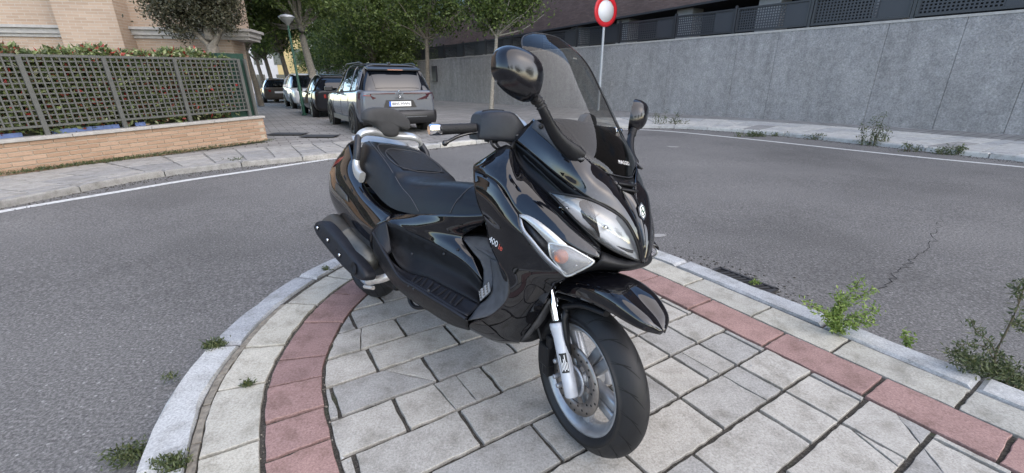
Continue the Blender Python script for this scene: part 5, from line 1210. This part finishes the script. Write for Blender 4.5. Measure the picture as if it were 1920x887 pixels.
# model lettering on the flank
tx = (P(941, 463, -.283)-P(919, 447, -.279)); ty = np.array([-.05, -.12, 1.])
wrap(text_obj('flank_lettering', '400', 'print_white', .033, basis((P(926, 453, -.2765))+np.array([-.001, -.001, 0]), tx, ty), scooter, shear=.2), PATCH['leg_shield'], (0, 1, 0), .0055)
wrap(text_obj('flank_lettering', 'ie', 'print_red', .031, basis((P(939, 464, -.2815))+np.array([-.001, -.001, 0]), tx, ty), scooter, shear=.2), PATCH['leg_shield'], (0, 1, 0), .0055)

# ---- mirrors on their stalks
for s in (1, -1):
    S = np.array([1, s, 1]); c = (P(974, 135, -.400) if s == 1 else P(1196, 216, .385)); toe = R(24)
    fw_ = np.array([math.cos(toe), -math.sin(toe)*s, 0]); sd_ = np.array([-math.sin(toe), -math.cos(toe)*s, 0])
    def mshape(lat, up_, dep): return c+fw_*dep+sd_*lat+np.array([0, 0, up_])
    rows = []
    for a in np.linspace(0, math.pi/2, 11):       # from the rim to the front pole
        ring = []
        for q in np.linspace(0, 2*math.pi, 36, endpoint=False):
            cl, sl = math.cos(q), math.sin(q); e = 2/2.4
            x_ = math.copysign(abs(cl)**e, cl); z_ = math.copysign(abs(sl)**e, sl)
            wx = .074; hz = .062*(1-.06*x_) if z_ > 0 else .064*(1-.18*x_)
            ca = math.cos(a)**.62
            ring.append(mshape(x_*wx*ca, z_*hz*ca+.012*x_*ca, .062*math.sin(a)-.022))
        rows.append(ring)
    mo = MB().grid(rows, closed_u=True, flip=s < 0).build('mirror', 'mirror_shell', scooter)
    MB().add(rows[0], [tuple(range(36))]).build('mirror_glass', 'mirror_glass', mo)
    stp = [mshape(-.045, -.055, -.004), P(1009, 190, -.322)*S, P(1020, 210, -.300)*S, P(1034, 240, -.266)*S, P(1052, 266, -.232)*S, P(1076, 287, -.196)*S, P(1094, 297, -.175)*S]
    if s == -1: stp = [mshape(-.025, -.048, -.004), P(1187, 244, .340), P(1183, 258, .310), P(1180, 276, .275), P(1181, 294, .240), P(1186, 308, .205), P(1190, 318, .180)]
    pth = cr(stp, 22)
    MB().tube(pth, [(.013+.018*max(0, (k-4)/17)**1.1*(1, .8, .55, .25)[max(0, k-18)], (.011+.006*k/21)*(1, .9, .7, .4)[max(0, k-18)]) for k in range(22)], 14, up=(0, 1, 0)).build('mirror_stalk', 'plastic_black', mo)
    for k in range(4):
        p0, p1 = pth[2+k], pth[3+k]; MB().lathe([(.0125, -.0045), (.0165, 0), (.0125, .0045)], p0, (p1-p0)/np.linalg.norm(p1-p0), 16).build('boot_ring', 'rubber', mo)
    bp = [[P(1003, 226, -.168)*S, P(1030, 244, -.184)*S, P(1065, 275, -.190)*S, P(1096, 299, -.176)*S], [P(996, 240, -.184)*S, P(1024, 264, -.200)*S, P(1058, 293, -.204)*S, P(1090, 301, -.186)*S]]
    MB().grid([[p+np.array([.004, -.004*s, .003]) for p in cr(r, 12)] for r in bp], flip=s > 0).build('mirror_base', 'plastic_dusty', mo, solid=.006)
    MB().lathe([(.001, .004), (.007, .003), (.008, -.005)], P(1014, 239, -.190)*S+np.array([.004, -.006*s, .004]), np.array([.3, -.8*s, .4]), 12).build('mirror_bolt', 'rubber', mo)

# ---- handlebar, grips, levers
gi_, go_ = P(892, 240, -.262), P(824, 243, -.372)
be0, be1 = P(827, 243, -.368), P(804, 243.5, -.408)
def hbar(f, S):
    pass
for s in (1, -1):
    def H(p):
        p = np.asarray(p, float)
        if s == 1: return p
        q = steer(p, DELTA); q = q*np.array([1, -1, 1]); return steer(q, -DELTA)
    g = MB().tube([H(gi_+(go_-gi_)*k) for k in np.linspace(0, 1, 8)], [.0165, .0175, .017, .0175, .017, .0175, .0178, .0185], 18).build('handgrip', 'rubber', scooter)
    rb = MB(); ax = (go_-gi_)/np.linalg.norm(go_-gi_)
    a1 = np.cross(ax, [0, 0, 1.]); a1 /= np.linalg.norm(a1); a2 = np.cross(ax, a1)
    for i in range(13):
        for j in range(10):
            t = 2*math.pi*(j+.5*(i % 2))/10; e = math.cos(t)*a1+math.sin(t)*a2; p = gi_+(go_-gi_)*(.1+.8*i/12)+e*.0172
            q = np.stack([ax, np.cross(e, ax), e], 1); vs = [p+q@np.array(w) for w in ((-.0025, -.0022, 0), (.0025, -.0022, 0), (.0025, .0022, 0), (-.0025, .0022, 0), (0, 0, .0011))]
            rb.add([H(v) for v in vs], [(0, 1, 4), (1, 2, 4), (2, 3, 4), (3, 0, 4)])
    rb.build('grip_knob', 'rubber', g)
    MB().tube([H(be0), H(be0+(be1-be0)*.05), H(be0+(be1-be0)*.9), H(be1)], [.0165, .0195, .0185, .015], 20).build('bar_end', 'chrome', scooter)
    lv = [P(968, 254, -.17), P(905, 248, -.238), P(880, 249, -.275), P(856, 255, -.320), P(838, 264, -.352), P(830, 268, -.366)]
    lo = MB().tube(cr([H(p+np.array([.012, 0, 0])) for p in lv], 22), [(.010, .006)]*6+[(.0078, .0055)]*14+[(.009, .008)]*2, 10).build('brake_lever', 'gloss_black', scooter)
    MB().lathe([(.0005, .010), (.007, .008), (.010, 0), (.007, -.008), (.0005, -.010)], H(lv[-1]+np.array([.012, 0, 0])), (0, 0, 1), 14).build('lever_ball', 'gloss_black', lo)
    # switch housing with reservoir
    sec = [(891, 214, 891, 262, -.262, .036), (900, 209, 900, 262, -.250, .052), (925, 207, 922, 264, -.222, .058), (950, 210, 945, 266, -.190, .056), (964, 226, 962, 270, -.165, .05), (984, 246, 972, 282, -.135, .04)]
    rows = []
    for (u0, v0, u1, v1, y, hd) in sec:
        a, b_ = P(u0, v0, y), P(u1, v1, y); c = (a+b_)/2; hz = abs(a[2]-b_[2])/2; rows.append([H(c+np.array([math.copysign(abs(math.cos(q))**.42, math.cos(q))*hd*.8, 0, math.copysign(abs(math.sin(q))**.42, math.sin(q))*hz])) for q in np.linspace(0, 2*math.pi, 20, endpoint=False)])
    rr = [list(x) for x in zip(*[cr([rows[k][j] for k in range(len(rows))], 16) for j in range(20)])]
    sb = MB().grid(rr, closed_u=True); sb.add(rows[0], [tuple(range(20))]); sb.add(rows[-1], [tuple(reversed(range(20)))])
    sw = sb.build('switch_housing', 'plastic_grey', scooter)
    cap = [P(901, 213, -.252), P(921, 210, -.225), P(945, 212, -.195), P(952, 226, -.188), P(932, 228, -.215), P(914, 228, -.24)]
    ctr_ = sum(cap)/6; up_ = np.array([.10, 0, .6]); MB().add([H(p+up_*.010) for p in cap]+[H(ctr_+(p-ctr_)*.93+up_*.022) for p in cap], [tuple(range(6, 12))]+[(i, (i+1) % 6, 6+(i+1) % 6, 6+i) for i in range(6)]).build('reservoir_cap', 'plastic_black', sw, bevel=.003)
    for k, (u, v, y) in enumerate(((913, 263, -.235), (928, 266, -.215))):
        MB().tube([H(P(u, v, y)+np.array([.0, 0, .006])), H(P(u, v, y)-np.array([0, 0, .006]))], [.012, .008], 10).build('switch_button', 'plastic_black', sw)
# pale handlebar cover and instrument shroud
cv = [[P(952, 215, -.150), P(968, 214, -.12), P(978, 224, -.10)], [P(964, 228, -.150), P(974, 224, -.12), P(984, 226, -.10)], [P(981, 247, -.150), P(984, 240, -.14), P(989, 235, -.13)]]
MB().grid(patch(cv, 10, 10), flip=True).build('handlebar_cover', 'silver_paint', scooter, solid=.006)
ds = [[np.array([1.16, y, 1.015+.02*math.cos(y*8)]) for y in np.linspace(-.15, .15, 9)], [np.array([1.26, y, 1.065+.02*math.cos(y*8)]) for y in np.linspace(-.165, .165, 9)], [np.array([1.36, y, 1.07+.02*math.cos(y*8)]) for y in np.linspace(-.17, .17, 9)], [np.array([1.46, y, .99+.015*math.cos(y*8)]) for y in np.linspace(-.15, .15, 9)], [np.array([1.50, y, .93]) for y in np.linspace(-.10, .10, 9)]]
MB().grid(patch(ds, 18, 18)).build('instrument_panel', 'plastic_black', scooter, solid=.005)
MB().tube([np.array([1.18, 0, .88]), np.array([1.12, 0, 1.02])], .045, 16).build('steering_stem', 'plastic_black', scooter)
# knee side of the shield (inner face), gives the shield its depth
KN = [[P(888, 311, -.268), P(891, 345, -.296), P(897, 380, -.288), P(911, 415, -.27), P(919, 455, -.265), P(936, 492, -.267), P(952, 522, -.265)],
      [P(909, 298, -.255)-np.array([.0, 0, .01]), np.array([1.165, -.22, .80]), np.array([1.175, -.20, .74]), np.array([1.20, -.19, .66]), np.array([1.22, -.18, .59]), np.array([1.25, -.18, .52]), np.array([1.28, -.18, .46])],
      [P(953, 273, -.215)-np.array([.0, 0, .01]), np.array([1.17, -.10, .82]), np.array([1.17, -.09, .74]), np.array([1.18, -.09, .66]), np.array([1.19, -.08, .60]), np.array([1.20, -.08, .54]), np.array([1.21, -.08, .48])],
      [P(985, 243, -.18)-np.array([.02, 0, .02]), np.array([1.16, 0, .84]), np.array([1.16, 0, .75]), np.array([1.16, 0, .67]), np.array([1.16, 0, .60]), np.array([1.17, 0, .54]), np.array([1.18, 0, .48])]]
pp('inner_shield', KN, 'plastic_black', 24, 16, yc=YC)

# ---- seat
SS = [  # x, half width at the top edge, crown height, edge height, flank bottom height, flank bottom half width
    (-.010, .100, .905, .897, .860, .110), (.025, .135, .908, .898, .810, .150), (.080, .155, .905, .895, .780, .180), (.16, .165, .893, .882, .740, .198), (.24, .170, .872, .860, .705, .206),
    (.32, .174, .845, .832, .680, .210), (.39, .175, .818, .805, .655, .212), (.44, .175, .800, .789, .640, .210), (.475, .173, .780, .766, .632, .208), (.53, .171, .771, .750, .628, .204), (.62, .165, .780, .752, .632, .198), (.72, .155, .798, .765, .644, .188),
    (.83, .135, .808, .775, .668, .172), (.93, .115, .812, .775, .690, .150), (1.0, .100, .808, .770, .700, .130), (1.03, .09, .78, .75, .70, .12)]
rows = []
for (x, w, zc, ze, zb, wb) in SS:
    half_ = [(0, zc), (w*.35, zc-.001), (w*.62, zc-(zc-ze)*.22), (w*.86, zc-(zc-ze)*.62), (w*.985, ze-.004), (w*1.035+.1*(wb-w), ze-.026), ((w+wb)/2*1.03, (ze+zb)/2), (wb, zb)]
    rows.append([np.array([x, -y, z]) for y, z in half_][::-1]+[np.array([x, y, z]) for y, z in half_][1:])
sg = patch(rows, 61, 70)
sb = MB().grid(sg); seat = sb.build('seat', 'seat_vinyl', scooter)
MB().add(rows[0], [tuple(range(len(rows[0])))]).build('seat_back_face', 'seat_vinyl', seat)
MB().add(rows[-1], [tuple(reversed(range(len(rows[-1]))))]).build('seat_front_face', 'seat_vinyl', seat)
def on_seat(x, t, lift=.0022):
    """point on the seat skin: x along, t from -1 (right bottom) to 1 (left bottom)"""
    A = np.asarray(sg); i = np.argmin(abs(A[:, 30, 0]-x)); j = (t+1)/2*60; j0 = int(min(max(j, 0), 59)); k = j-j0
    if A[i, 30, 0] > x and i > 0: i -= 1
    i = min(i, len(A)-2); q = (x-A[i, 30, 0])/(A[i+1, 30, 0]-A[i, 30, 0]); p = (A[i, j0]*(1-k)+A[i, j0+1]*k)*(1-q)+(A[i+1, j0]*(1-k)+A[i+1, j0+1]*k)*q
    dj = A[i, j0+1]-A[i, j0]; di = A[i+1, j0]-A[i, j0]; n = np.cross(di, dj); n /= np.linalg.norm(n)+1e-9
    if n[2] < -.2 or (abs(n[2]) <= .2 and n[1]*p[1] < 0): n = -n
    return p+n*lift
for s in (1, -1):
    sm_ = [on_seat(x, -s*t) for x, t in ((.0, .44), (.06, .45), (.14, .46), (.26, .50), (.40, .56), (.52, .66), (.62, .80), (.70, .96))]
    MB().tube(cr(sm_, 40), .0016, 5).build('seam', 'stitch', seat)
    sm_ = [on_seat(x, -s*t) for x, t in ((.90, .02), (.90, .2), (.90, .4), (.895, .6), (.885, .8), (.88, .98))]
    MB().tube(cr(sm_, 26), .0014, 5).build('seam', 'stitch', seat)
loop = [on_seat(.33+.11*math.cos(t)*(1.0 if math.cos(t) > 0 else 1.25), .42*math.copysign(abs(math.sin(t))**.7, math.sin(t))) for t in np.linspace(0, 2*math.pi, 48)]
MB().tube(loop, .0016, 5, caps=False).build('seam', 'stitch', seat)
ig = [[on_seat(x, t, .0032) for t in np.linspace(-.36, .36, 19)] for x in np.linspace(.225, .428, 12)]
MB().grid(ig).build('seat_insert', 'seat_insert', seat)
loop2 = [on_seat(.31+.20*math.cos(t), .47*math.copysign(abs(math.sin(t))**.6, math.sin(t))) for t in np.linspace(math.pi*.5, math.pi*1.5, 36)]
MB().tube(loop2, .0014, 5).build('seam', 'stitch', seat)

# ---- rear flanks
pp('rear_panel', [row((655, 268, -.110), (664, 300, -.150), (682, 345, -.188), (706, 378, -.204), (738, 402, -.205)),
    row((641, 287, -.115), (643, 314, -.190), (666, 350, -.228), (696, 384, -.240), (728, 412, -.245)),
    row((627, 306, -.125), (628, 338, -.200), (649, 374, -.240), (677, 409, -.258), (703, 431, -.270)),
    row((617, 331, -.125), (620, 366, -.190), (641, 402, -.225), (669, 439, -.245), (698, 461, -.252)),
    row((622, 350, -.100), (630, 392, -.165), (652, 428, -.190), (682, 458, -.205), (706, 480, -.215))], 'gloss_black', 40, 26)
# dull reflector set into the flank
MB().grid(patch([[P(629, 343, -.222), P(636, 350, -.234), P(650, 367, -.252)], [P(628, 356, -.220), P(638, 368, -.238), P(652, 379, -.255)]], 8, 4), flip=True).build('side_reflector', 'exhaust_metal', scooter, solid=.004)
# tail: upper fin, lamp, rear closing face
pp('tail_fin', [[P(668, 262, -.115), P(655, 268, -.12), P(648, 285, -.125), P(640, 300, -.13)], [np.array([-.10, -.09, .86]), np.array([-.20, -.085, .82]), np.array([-.28, -.08, .78]), np.array([-.32, -.08, .74])], [np.array([-.10, 0, .87]), np.array([-.20, 0, .83]), np.array([-.30, 0, .79]), np.array([-.35, 0, .75])]], 'gloss_black', 12, 10)
tl = [[P(645, 293, -.150), P(636, 297, -.158), P(628, 305, -.140), np.array([-.365, -.06, .735]), np.array([-.38, 0, .735])], [P(642, 303, -.165), P(632, 306, -.160), P(624, 314, -.142), np.array([-.372, -.06, .70]), np.array([-.388, 0, .70])]]
pp('tail_lamp', tl, 'lens_red', 18, 5)
pp('tail_closing', [[P(617, 331, -.125), np.array([-.385, -.06, .68]), np.array([-.395, 0, .68])], [P(622, 350, -.10), np.array([-.35, -.05, .58]), np.array([-.36, 0, .58])], [np.array([-.20, -.10, .50]), np.array([-.25, -.05, .48]), np.array([-.26, 0, .48])]], 'plastic_black', 12, 10)
MB().tube(cr([np.array([-.22, 0, .56]), np.array([-.28, 0, .48]), np.array([-.32, 0, .41]), np.array([-.33, 0, .36])], 12), [(.06, .012)]*12, 10).build('plate_carrier', 'plastic_black', scooter)

# ---- grab rail and passenger backrest
for s in (1, -1):
    S = np.array([1, s, 1])
    a = cr([P(671, 257, -.192)*S, P(670, 272, -.208)*S, P(669, 288, -.214)*S, P(668, 300, -.215)*S], 12)
    MB().tube(a, [(.020, .015)]*12, 16, up=(0, 1, 0), pw=.6).build('rail_grip', 'plastic_grey', scooter)
    a = cr([P(668, 297, -.215)*S, P(667, 310, -.219)*S, P(671, 324, -.224)*S, P(679, 333, -.225)*S], 12)
    MB().tube(a, [(.018+.010*k/11, .014+.002*k/11) for k in range(12)], 16, up=(0, 1, 0), pw=.55).build('rail_foot', 'silver_paint', scooter)
gr = [P(671, 260, -.192), P(677, 251, -.180), P(692, 246, -.140), P(712, 248.5, -.07), P(733, 253, 0)]
gr = gr+[p*np.array([1, -1, 1]) for p in gr[:-1]][::-1]
MB().tube(cr(gr, 44), [(.013+.014*math.sin(math.pi*k/43)**.7, .011+.006*math.sin(math.pi*k/43)) for k in range(44)], 20, up=(.55, 0, 1), pw=.55).build('grab_rail', 'silver_paint', scooter)
for s in (1, -1): MB().tube([np.array([.005, .055*s, .945]), np.array([-.012, .050*s, .985]), np.array([-.02, .046*s, .998])], [.022, .017, .008], 12).build('rail_horn', 'silver_paint', scooter)
MB().grid(patch([[np.array([-.045, y, .93-.5*y*y]) for y in np.linspace(-.17, .17, 9)], [np.array([-.015, y, .908-.4*y*y]) for y in np.linspace(-.17, .17, 9)], [np.array([.012, y, .895-.4*y*y]) for y in np.linspace(-.15, .15, 9)]], 18, 8)).build('rail_deck', 'silver_paint', scooter, solid=.006)
ol = [(683, 226), (685, 212), (694, 204), (717, 201.5), (740, 205), (758, 217), (767, 228), (768.5, 239), (764, 243), (753, 242), (748, 240), (744, 255), (733, 257.5), (716, 254), (710, 248), (706, 238), (690, 229)]
olp = [PX(u, v, .078) for u, v in ol]; olp = cr(olp+[olp[0]], 61)[:-1]; cen = PX(727, 228, .078)
rows = []
for k, (sc, dx) in enumerate(((.90, -.050), (.98, -.042), (1.0, -.02), (1.0, .000), (.975, .012), (.92, .020), (.75, .026), (.4, .029), (.02, .030))):
    rows.append([cen+(p-cen)*sc+np.array([dx, 0, 0]) for p in olp])
pb = MB().grid(rows, closed_u=True); pb.add(rows[0], [tuple(range(60))]); pb.build('backrest_pad', 'pad_foam', scooter)

# ---- under-seat flank and centre tunnel
pp('tunnel_panel', [row((738, 402, -.205), (785, 402, -.195), (832, 402, -.182), (876, 402, -.158), (912, 400, -.125)),
    row((733, 408, -.228), (790, 413, -.205), (836, 416, -.178), (876, 418, -.150), (910, 414, -.12)),
    row((728, 412, -.247), (780, 427, -.214), (822, 436, -.180), (848, 441, -.155), (868, 445, -.130)),
    row((726, 414, -.256), (781, 434, -.209), (824, 452, -.182), (860, 468, -.160), (891, 490, -.138)),
    row((724, 415, -.262), (781, 439, -.206), (828, 464, -.182), (876, 496, -.155), (908, 531, -.135))], 'gloss_black', 30, 18)
pp('tunnel_lid', [[P(866, 445, -.125), P(890, 444, -.10), P(914, 446, -.08)], [P(888, 474, -.13), P(908, 472, -.105), P(928, 474, -.09)], [P(906, 498, -.13), P(922, 500, -.115), P(940, 505, -.11)], [P(908, 530, -.138), P(920, 530, -.145), P(934, 524, -.15)], [P(900, 566, -.185), P(912, 556, -.182), P(926, 545, -.178)]], 'plastic_dusty', 8, 8)
TC = [[np.array([.90, y, .60-1.2*y*y]) for y in np.linspace(-.12, .12, 7)], [np.array([1.02, y, .585-1.2*y*y]) for y in np.linspace(-.12, .12, 7)], [np.array([1.16, y, .57-1.2*y*y]) for y in np.linspace(-.12, .12, 7)], [np.array([1.22, y, .60-1.2*y*y]) for y in np.linspace(-.12, .12, 7)]]
MB().grid(patch(TC, 12, 8)).build('tunnel_top', 'plastic_dusty', scooter, solid=.004)

# ---- footboards
UE = [(724, 415, -.262), (752, 424, -.235), (781, 438, -.204), (812, 452, -.190), (846, 470, -.170), (878, 494, -.150), (905, 530, -.130)]   # upper edge of the dull inner wall
LE = [(734, 474, -.252), (745, 494, -.245), (764, 512, -.225), (800, 520, -.205), (840, 540, -.195), (872, 556, -.190), (899, 571, -.190)]   # where it meets the floor
pp('footwell_wall', [row(*UE), [P((a[0]+b[0])/2, (a[1]+b[1])/2, (a[2]+b[2])/2+.036) for a, b in zip(UE, LE)], row(*LE)], 'plastic_floor', 30, 10)
OE = [(700, 436, -.282), (712, 458, -.283), (726, 481, -.284), (749, 519, -.284), (778, 538, -.284), (815, 561, -.282), (854, 585, -.280), (874, 598, -.272)]
pp('cover_cheek', [row((724, 415, -.262), (710, 421, -.277), (699, 435, -.283)), row((729, 440, -.256), (716, 446, -.276), (708, 452, -.285)), row((735, 472, -.252), (728, 477, -.272), (723, 479, -.286))], 'plastic_mat', 10, 10)
FI = [(722, 476, -.270), (745, 500, -.262), (766, 513, -.228), (800, 521, -.206), (840, 541, -.196), (872, 557, -.191), (900, 572, -.190)]
FO = [(724, 480, -.283), (738, 502, -.283), (753, 520, -.280), (780, 537, -.280), (816, 559, -.278), (853, 582, -.276), (876, 594, -.262)]
fl, _ = pp('footboard', [row(*FI), [P((a[0]+b[0])/2, (a[1]+b[1])/2, (a[2]+b[2])/2)-np.array([0, 0, .004]) for a, b in zip(FI, FO)], row(*FO)], 'plastic_mat', 30, 8)
def fpt(k, t):
    A = row(*FI); B = row(*FO); a = np.asarray(cr(A, 50)); b2 = np.asarray(cr(B, 50)); i = int(k*49); return a[i]*(1-t)+b2[i]*t+np.array([0, 0, .003])
for i in range(9):
    k = .40+.055*i
    for s in (1, -1):
        S = np.array([1, s, 1]); MB().tube([fpt(k, .14)*S, fpt(k+.012, .82)*S], [(.005, .003)]*2, 8).build('tread_rib', 'plastic_grey', scooter)
# rim and skirt
for s in (1, -1):
    S = np.array([1, s, 1]); e = [p*S for p in cr(row(*OE), 40)]
    MB().tube(e, [(.008, .006)]*40, 10).build('footboard_rim', 'plastic_mat', scooter)
SB_ = [(702, 474, -.24), (716, 500, -.232), (735, 528, -.225), (762, 554, -.215), (790, 572, -.215), (822, 594, -.212), (850, 609, -.205), (880, 618, -.200)]
OE2 = [(a, b, c) for a, b, c in OE]; OE2[-1] = (878, 601, -.266)
pp('side_skirt', [row(*OE2), [P((a[0]+b[0])/2-1, (a[1]+b[1])/2+2, (a[2]+b[2])/2-.012) for a, b in zip(OE2, SB_)], row(*SB_)], 'plastic_black', 34, 10)
# rising front wall of the footwell and its perforated plate
pp('footwell_front', [[P(899, 571, -.190), P(888, 586, -.23), P(877, 600, -.264)], [P(912, 560, -.187), P(918, 574, -.225), P(921, 589, -.252)], [P(922, 540, -.18), P(936, 548, -.22), P(951, 557, -.260)], [P(922, 510, -.17), P(937, 515, -.22), P(953, 521, -.272)], [P(918, 485, -.15), P(927, 489, -.21), P(936, 491, -.274)]], 'plastic_dusty', 10, 16)
for s in (1,):
    q = [P(905, 548, -.178), P(924, 531, -.178), P(926, 549, -.19), P(908, 566, -.19)]
    b = MB(); b.add([p+np.array([-.006, -.012, .004]) for p in q], [(0, 1, 2, 3)]); b.build('foot_plate', 'plate_metal', scooter, solid=.003)
    b = MB()
    for i in range(3):
        for j in range(4):
            p = q[0]*(1-(i+.5)/3)*(1-(j+.5)/4)+q[1]*((i+.5)/3)*(1-(j+.5)/4)+q[2]*((i+.5)/3)*((j+.5)/4)+q[3]*(1-(i+.5)/3)*((j+.5)/4)
            b.lathe([(.0005, .001), (.0045, .001)], p+np.array([-.0085, -.0165, .005]), np.array([-.5, -.8, .3]), 8)
    b.build('plate_hole', 'print_black', scooter)
# under-tray, radiator cheek
ut = [[np.array([x, y, z-(.02 if abs(y) < w*.6 else 0)]) for y in np.linspace(-w, w, 9)] for x, w, z in ((.55, .20, .30), (.75, .215, .27), (.95, .19, .258), (1.10, .135, .252), (1.22, .08, .262), (1.31, .08, .31), (1.36, .11, .40), (1.40, .12, .52), (1.42, .13, .60))]
MB().grid(patch(ut, 17, 34), flip=True).build('under_tray', 'plastic_black', scooter, solid=.005)
pp('radiator_cheek', [[P(974, 640, -.10), P(1000, 606, -.12), P(1030, 560, -.14)], [P(990, 634, -.07), P(1015, 602, -.09), P(1035, 565, -.10)], [P(1000, 628, -.03), P(1020, 598, -.04), P(1040, 570, -.05)]], 'plastic_dusty', 8, 6)
# engine, swingarm, stands
eb = MB(); eb.box((.30, -.06, .30), (.42, .20, .17)); eb.box((.12, .10, .28), (.40, .07, .14)); eb.tube([np.array([.2, -.14, .30]), np.array([.2, -.19, .30])], .075, 20); eb.box((.42, -.10, .42), (.20, .22, .20)); eb.box((.05, -.11, .30), (.22, .03, .06))
eb.build('engine', 'plastic_black', scooter, bevel=.02)
ub = MB(); ub.box((.33, 0, .56), (.75, .26, .18)); ub.build('under_seat_box', 'plastic_black', scooter, bevel=.03)
cs_ = [P(768, 545, -.15), P(768, 562, -.15), P(775, 574, -.15), P(790, 577, -.15), P(800, 572, -.15), P(806, 560, -.15)]
MB().tube(cr(cs_, 20), .010, 10).build('centre_stand', 'plastic_black', scooter)
ss_ = np.array([.62, .16, .26]); gd = SM.T @ np.array([0, 0, -1.]); tt = (0-(SO+SM@ss_)[2])/-1.0; foot = ss_+np.array([.10, .10, -.05]); foot[2] = -(SO+SM@np.array([foot[0], foot[1], 0]))[2]/SM[2, 2]+.012
MB().tube([ss_, foot], [.014, .011], 10).build('side_stand', 'plastic_black', scooter)
MB().box(foot, (.06, .04, .01)).build('stand_foot', 'plastic_black', scooter)
# ---- exhaust
a0_, a1_ = np.array([-.050, -.250, .432]), np.array([.42, -.225, .335]); dx_ = (a1_-a0_)/np.linalg.norm(a1_-a0_)
L_ = np.linalg.norm(a1_-a0_)
ex = MB().lathe([(.001, .0), (.030, 0), (.060, .006), (.070, .02), (.070, L_*.42), (.0715, L_*.425), (.0715, L_*.445), (.069, L_*.45), (.066, L_*.8), (.050, L_*.95), (.024, L_), (.001, L_)], a0_, dx_, 36).build('silencer', 'exhaust_metal', scooter)
MB().tube([a0_-dx_*.03+np.array([0, .01, -.02]), a0_+dx_*.01+np.array([0, .01, -.02])], .02, 14).build('tail_pipe', 'exhaust_silver', ex)
so_ = [(588, 424), (592, 416), (602, 415), (612, 421), (632, 444), (655, 472), (672, 492), (684, 508), (688, 520), (683, 527), (668, 522), (650, 507), (630, 485), (608, 458), (593, 437)]
def yo(u, v): return -.345+.035*(u-588)/100
sp_ = cr([P(u, v, yo(u, v)) for u, v in so_]+[P(so_[0][0], so_[0][1], yo(*so_[0]))], 49)[:-1]; cc = sum(sp_)/48; ax_ = dx_
rows = []
for sc, dy in ((1.0, .045), (1.0, .012), (.965, .0), (.88, -.006), (.6, -.008), (.02, -.008)):
    rows.append([cc+ax_*((p-cc)@ax_)*(1-(1-sc)*(.45 if sc > .5 else 1))+((p-cc)-ax_*((p-cc)@ax_))*sc+np.array([0, dy, 0]) for p in sp_])
hsd = MB().grid(rows, closed_u=True).build('heat_shield', 'plastic_mat', ex)
for (u, v) in ((595, 427), (614, 450), (636, 478)):
    c = P(u, v, yo(u, v)-.008); MB().lathe([(.016, .0005), (.016, -.006), (.010, -.007)], c, (0, -1, 0), 18).build('bolt_recess', 'void', ex); MB().lathe([(.001, .004), (.0075, .004), (.009, .001), (.009, -.006)], c, (0, -1, 0), 14).build('bolt', 'chrome', ex)
MB().lathe([(.030, .004), (.024, .0035), (.012, -.002), (.001, -.003)], P(664, 504, yo(664, 504)-.008), (0, -1, 0), 20).build('shield_dimple', 'plastic_black', ex)
MB().tube(cr([P(690, 527, -.235), P(697, 525, -.232), P(710, 524, -.222), P(728, 518, -.20), P(745, 505, -.16)], 16), [.018, .024, .023, .022, .02]+[.02]*11, 14).build('exhaust_pipe', 'exhaust_silver', scooter)
MB().tube([P(684, 537, -.225), P(700, 540, -.22)], .010, 10).build('pipe_clamp', 'exhaust_silver', scooter)
# ---- screws and cables
for (u, v, y) in ((772, 476, -.215), (832, 476, -.172), (775, 541, -.288), (766, 536, -.286), (858, 468, -.166), (803, 545, -.288)):
    MB().lathe([(.001, .003), (.005, .0028), (.0065, .0012), (.0065, -.003)], P(u, v, y), np.array([0, -1, .25]), 12).build('screw', 'plastic_grey', scooter)
for k, (y0, du) in enumerate(((-.235, 0), (-.215, 9))):
    MB().tube(cr([P(918+du, 262, y0), P(926+du, 275, y0+.01), P(945+du, 284, -.17), P(968+du, 286, -.13)], 14), .0045, 8).build('control_cable', 'rubber', scooter)
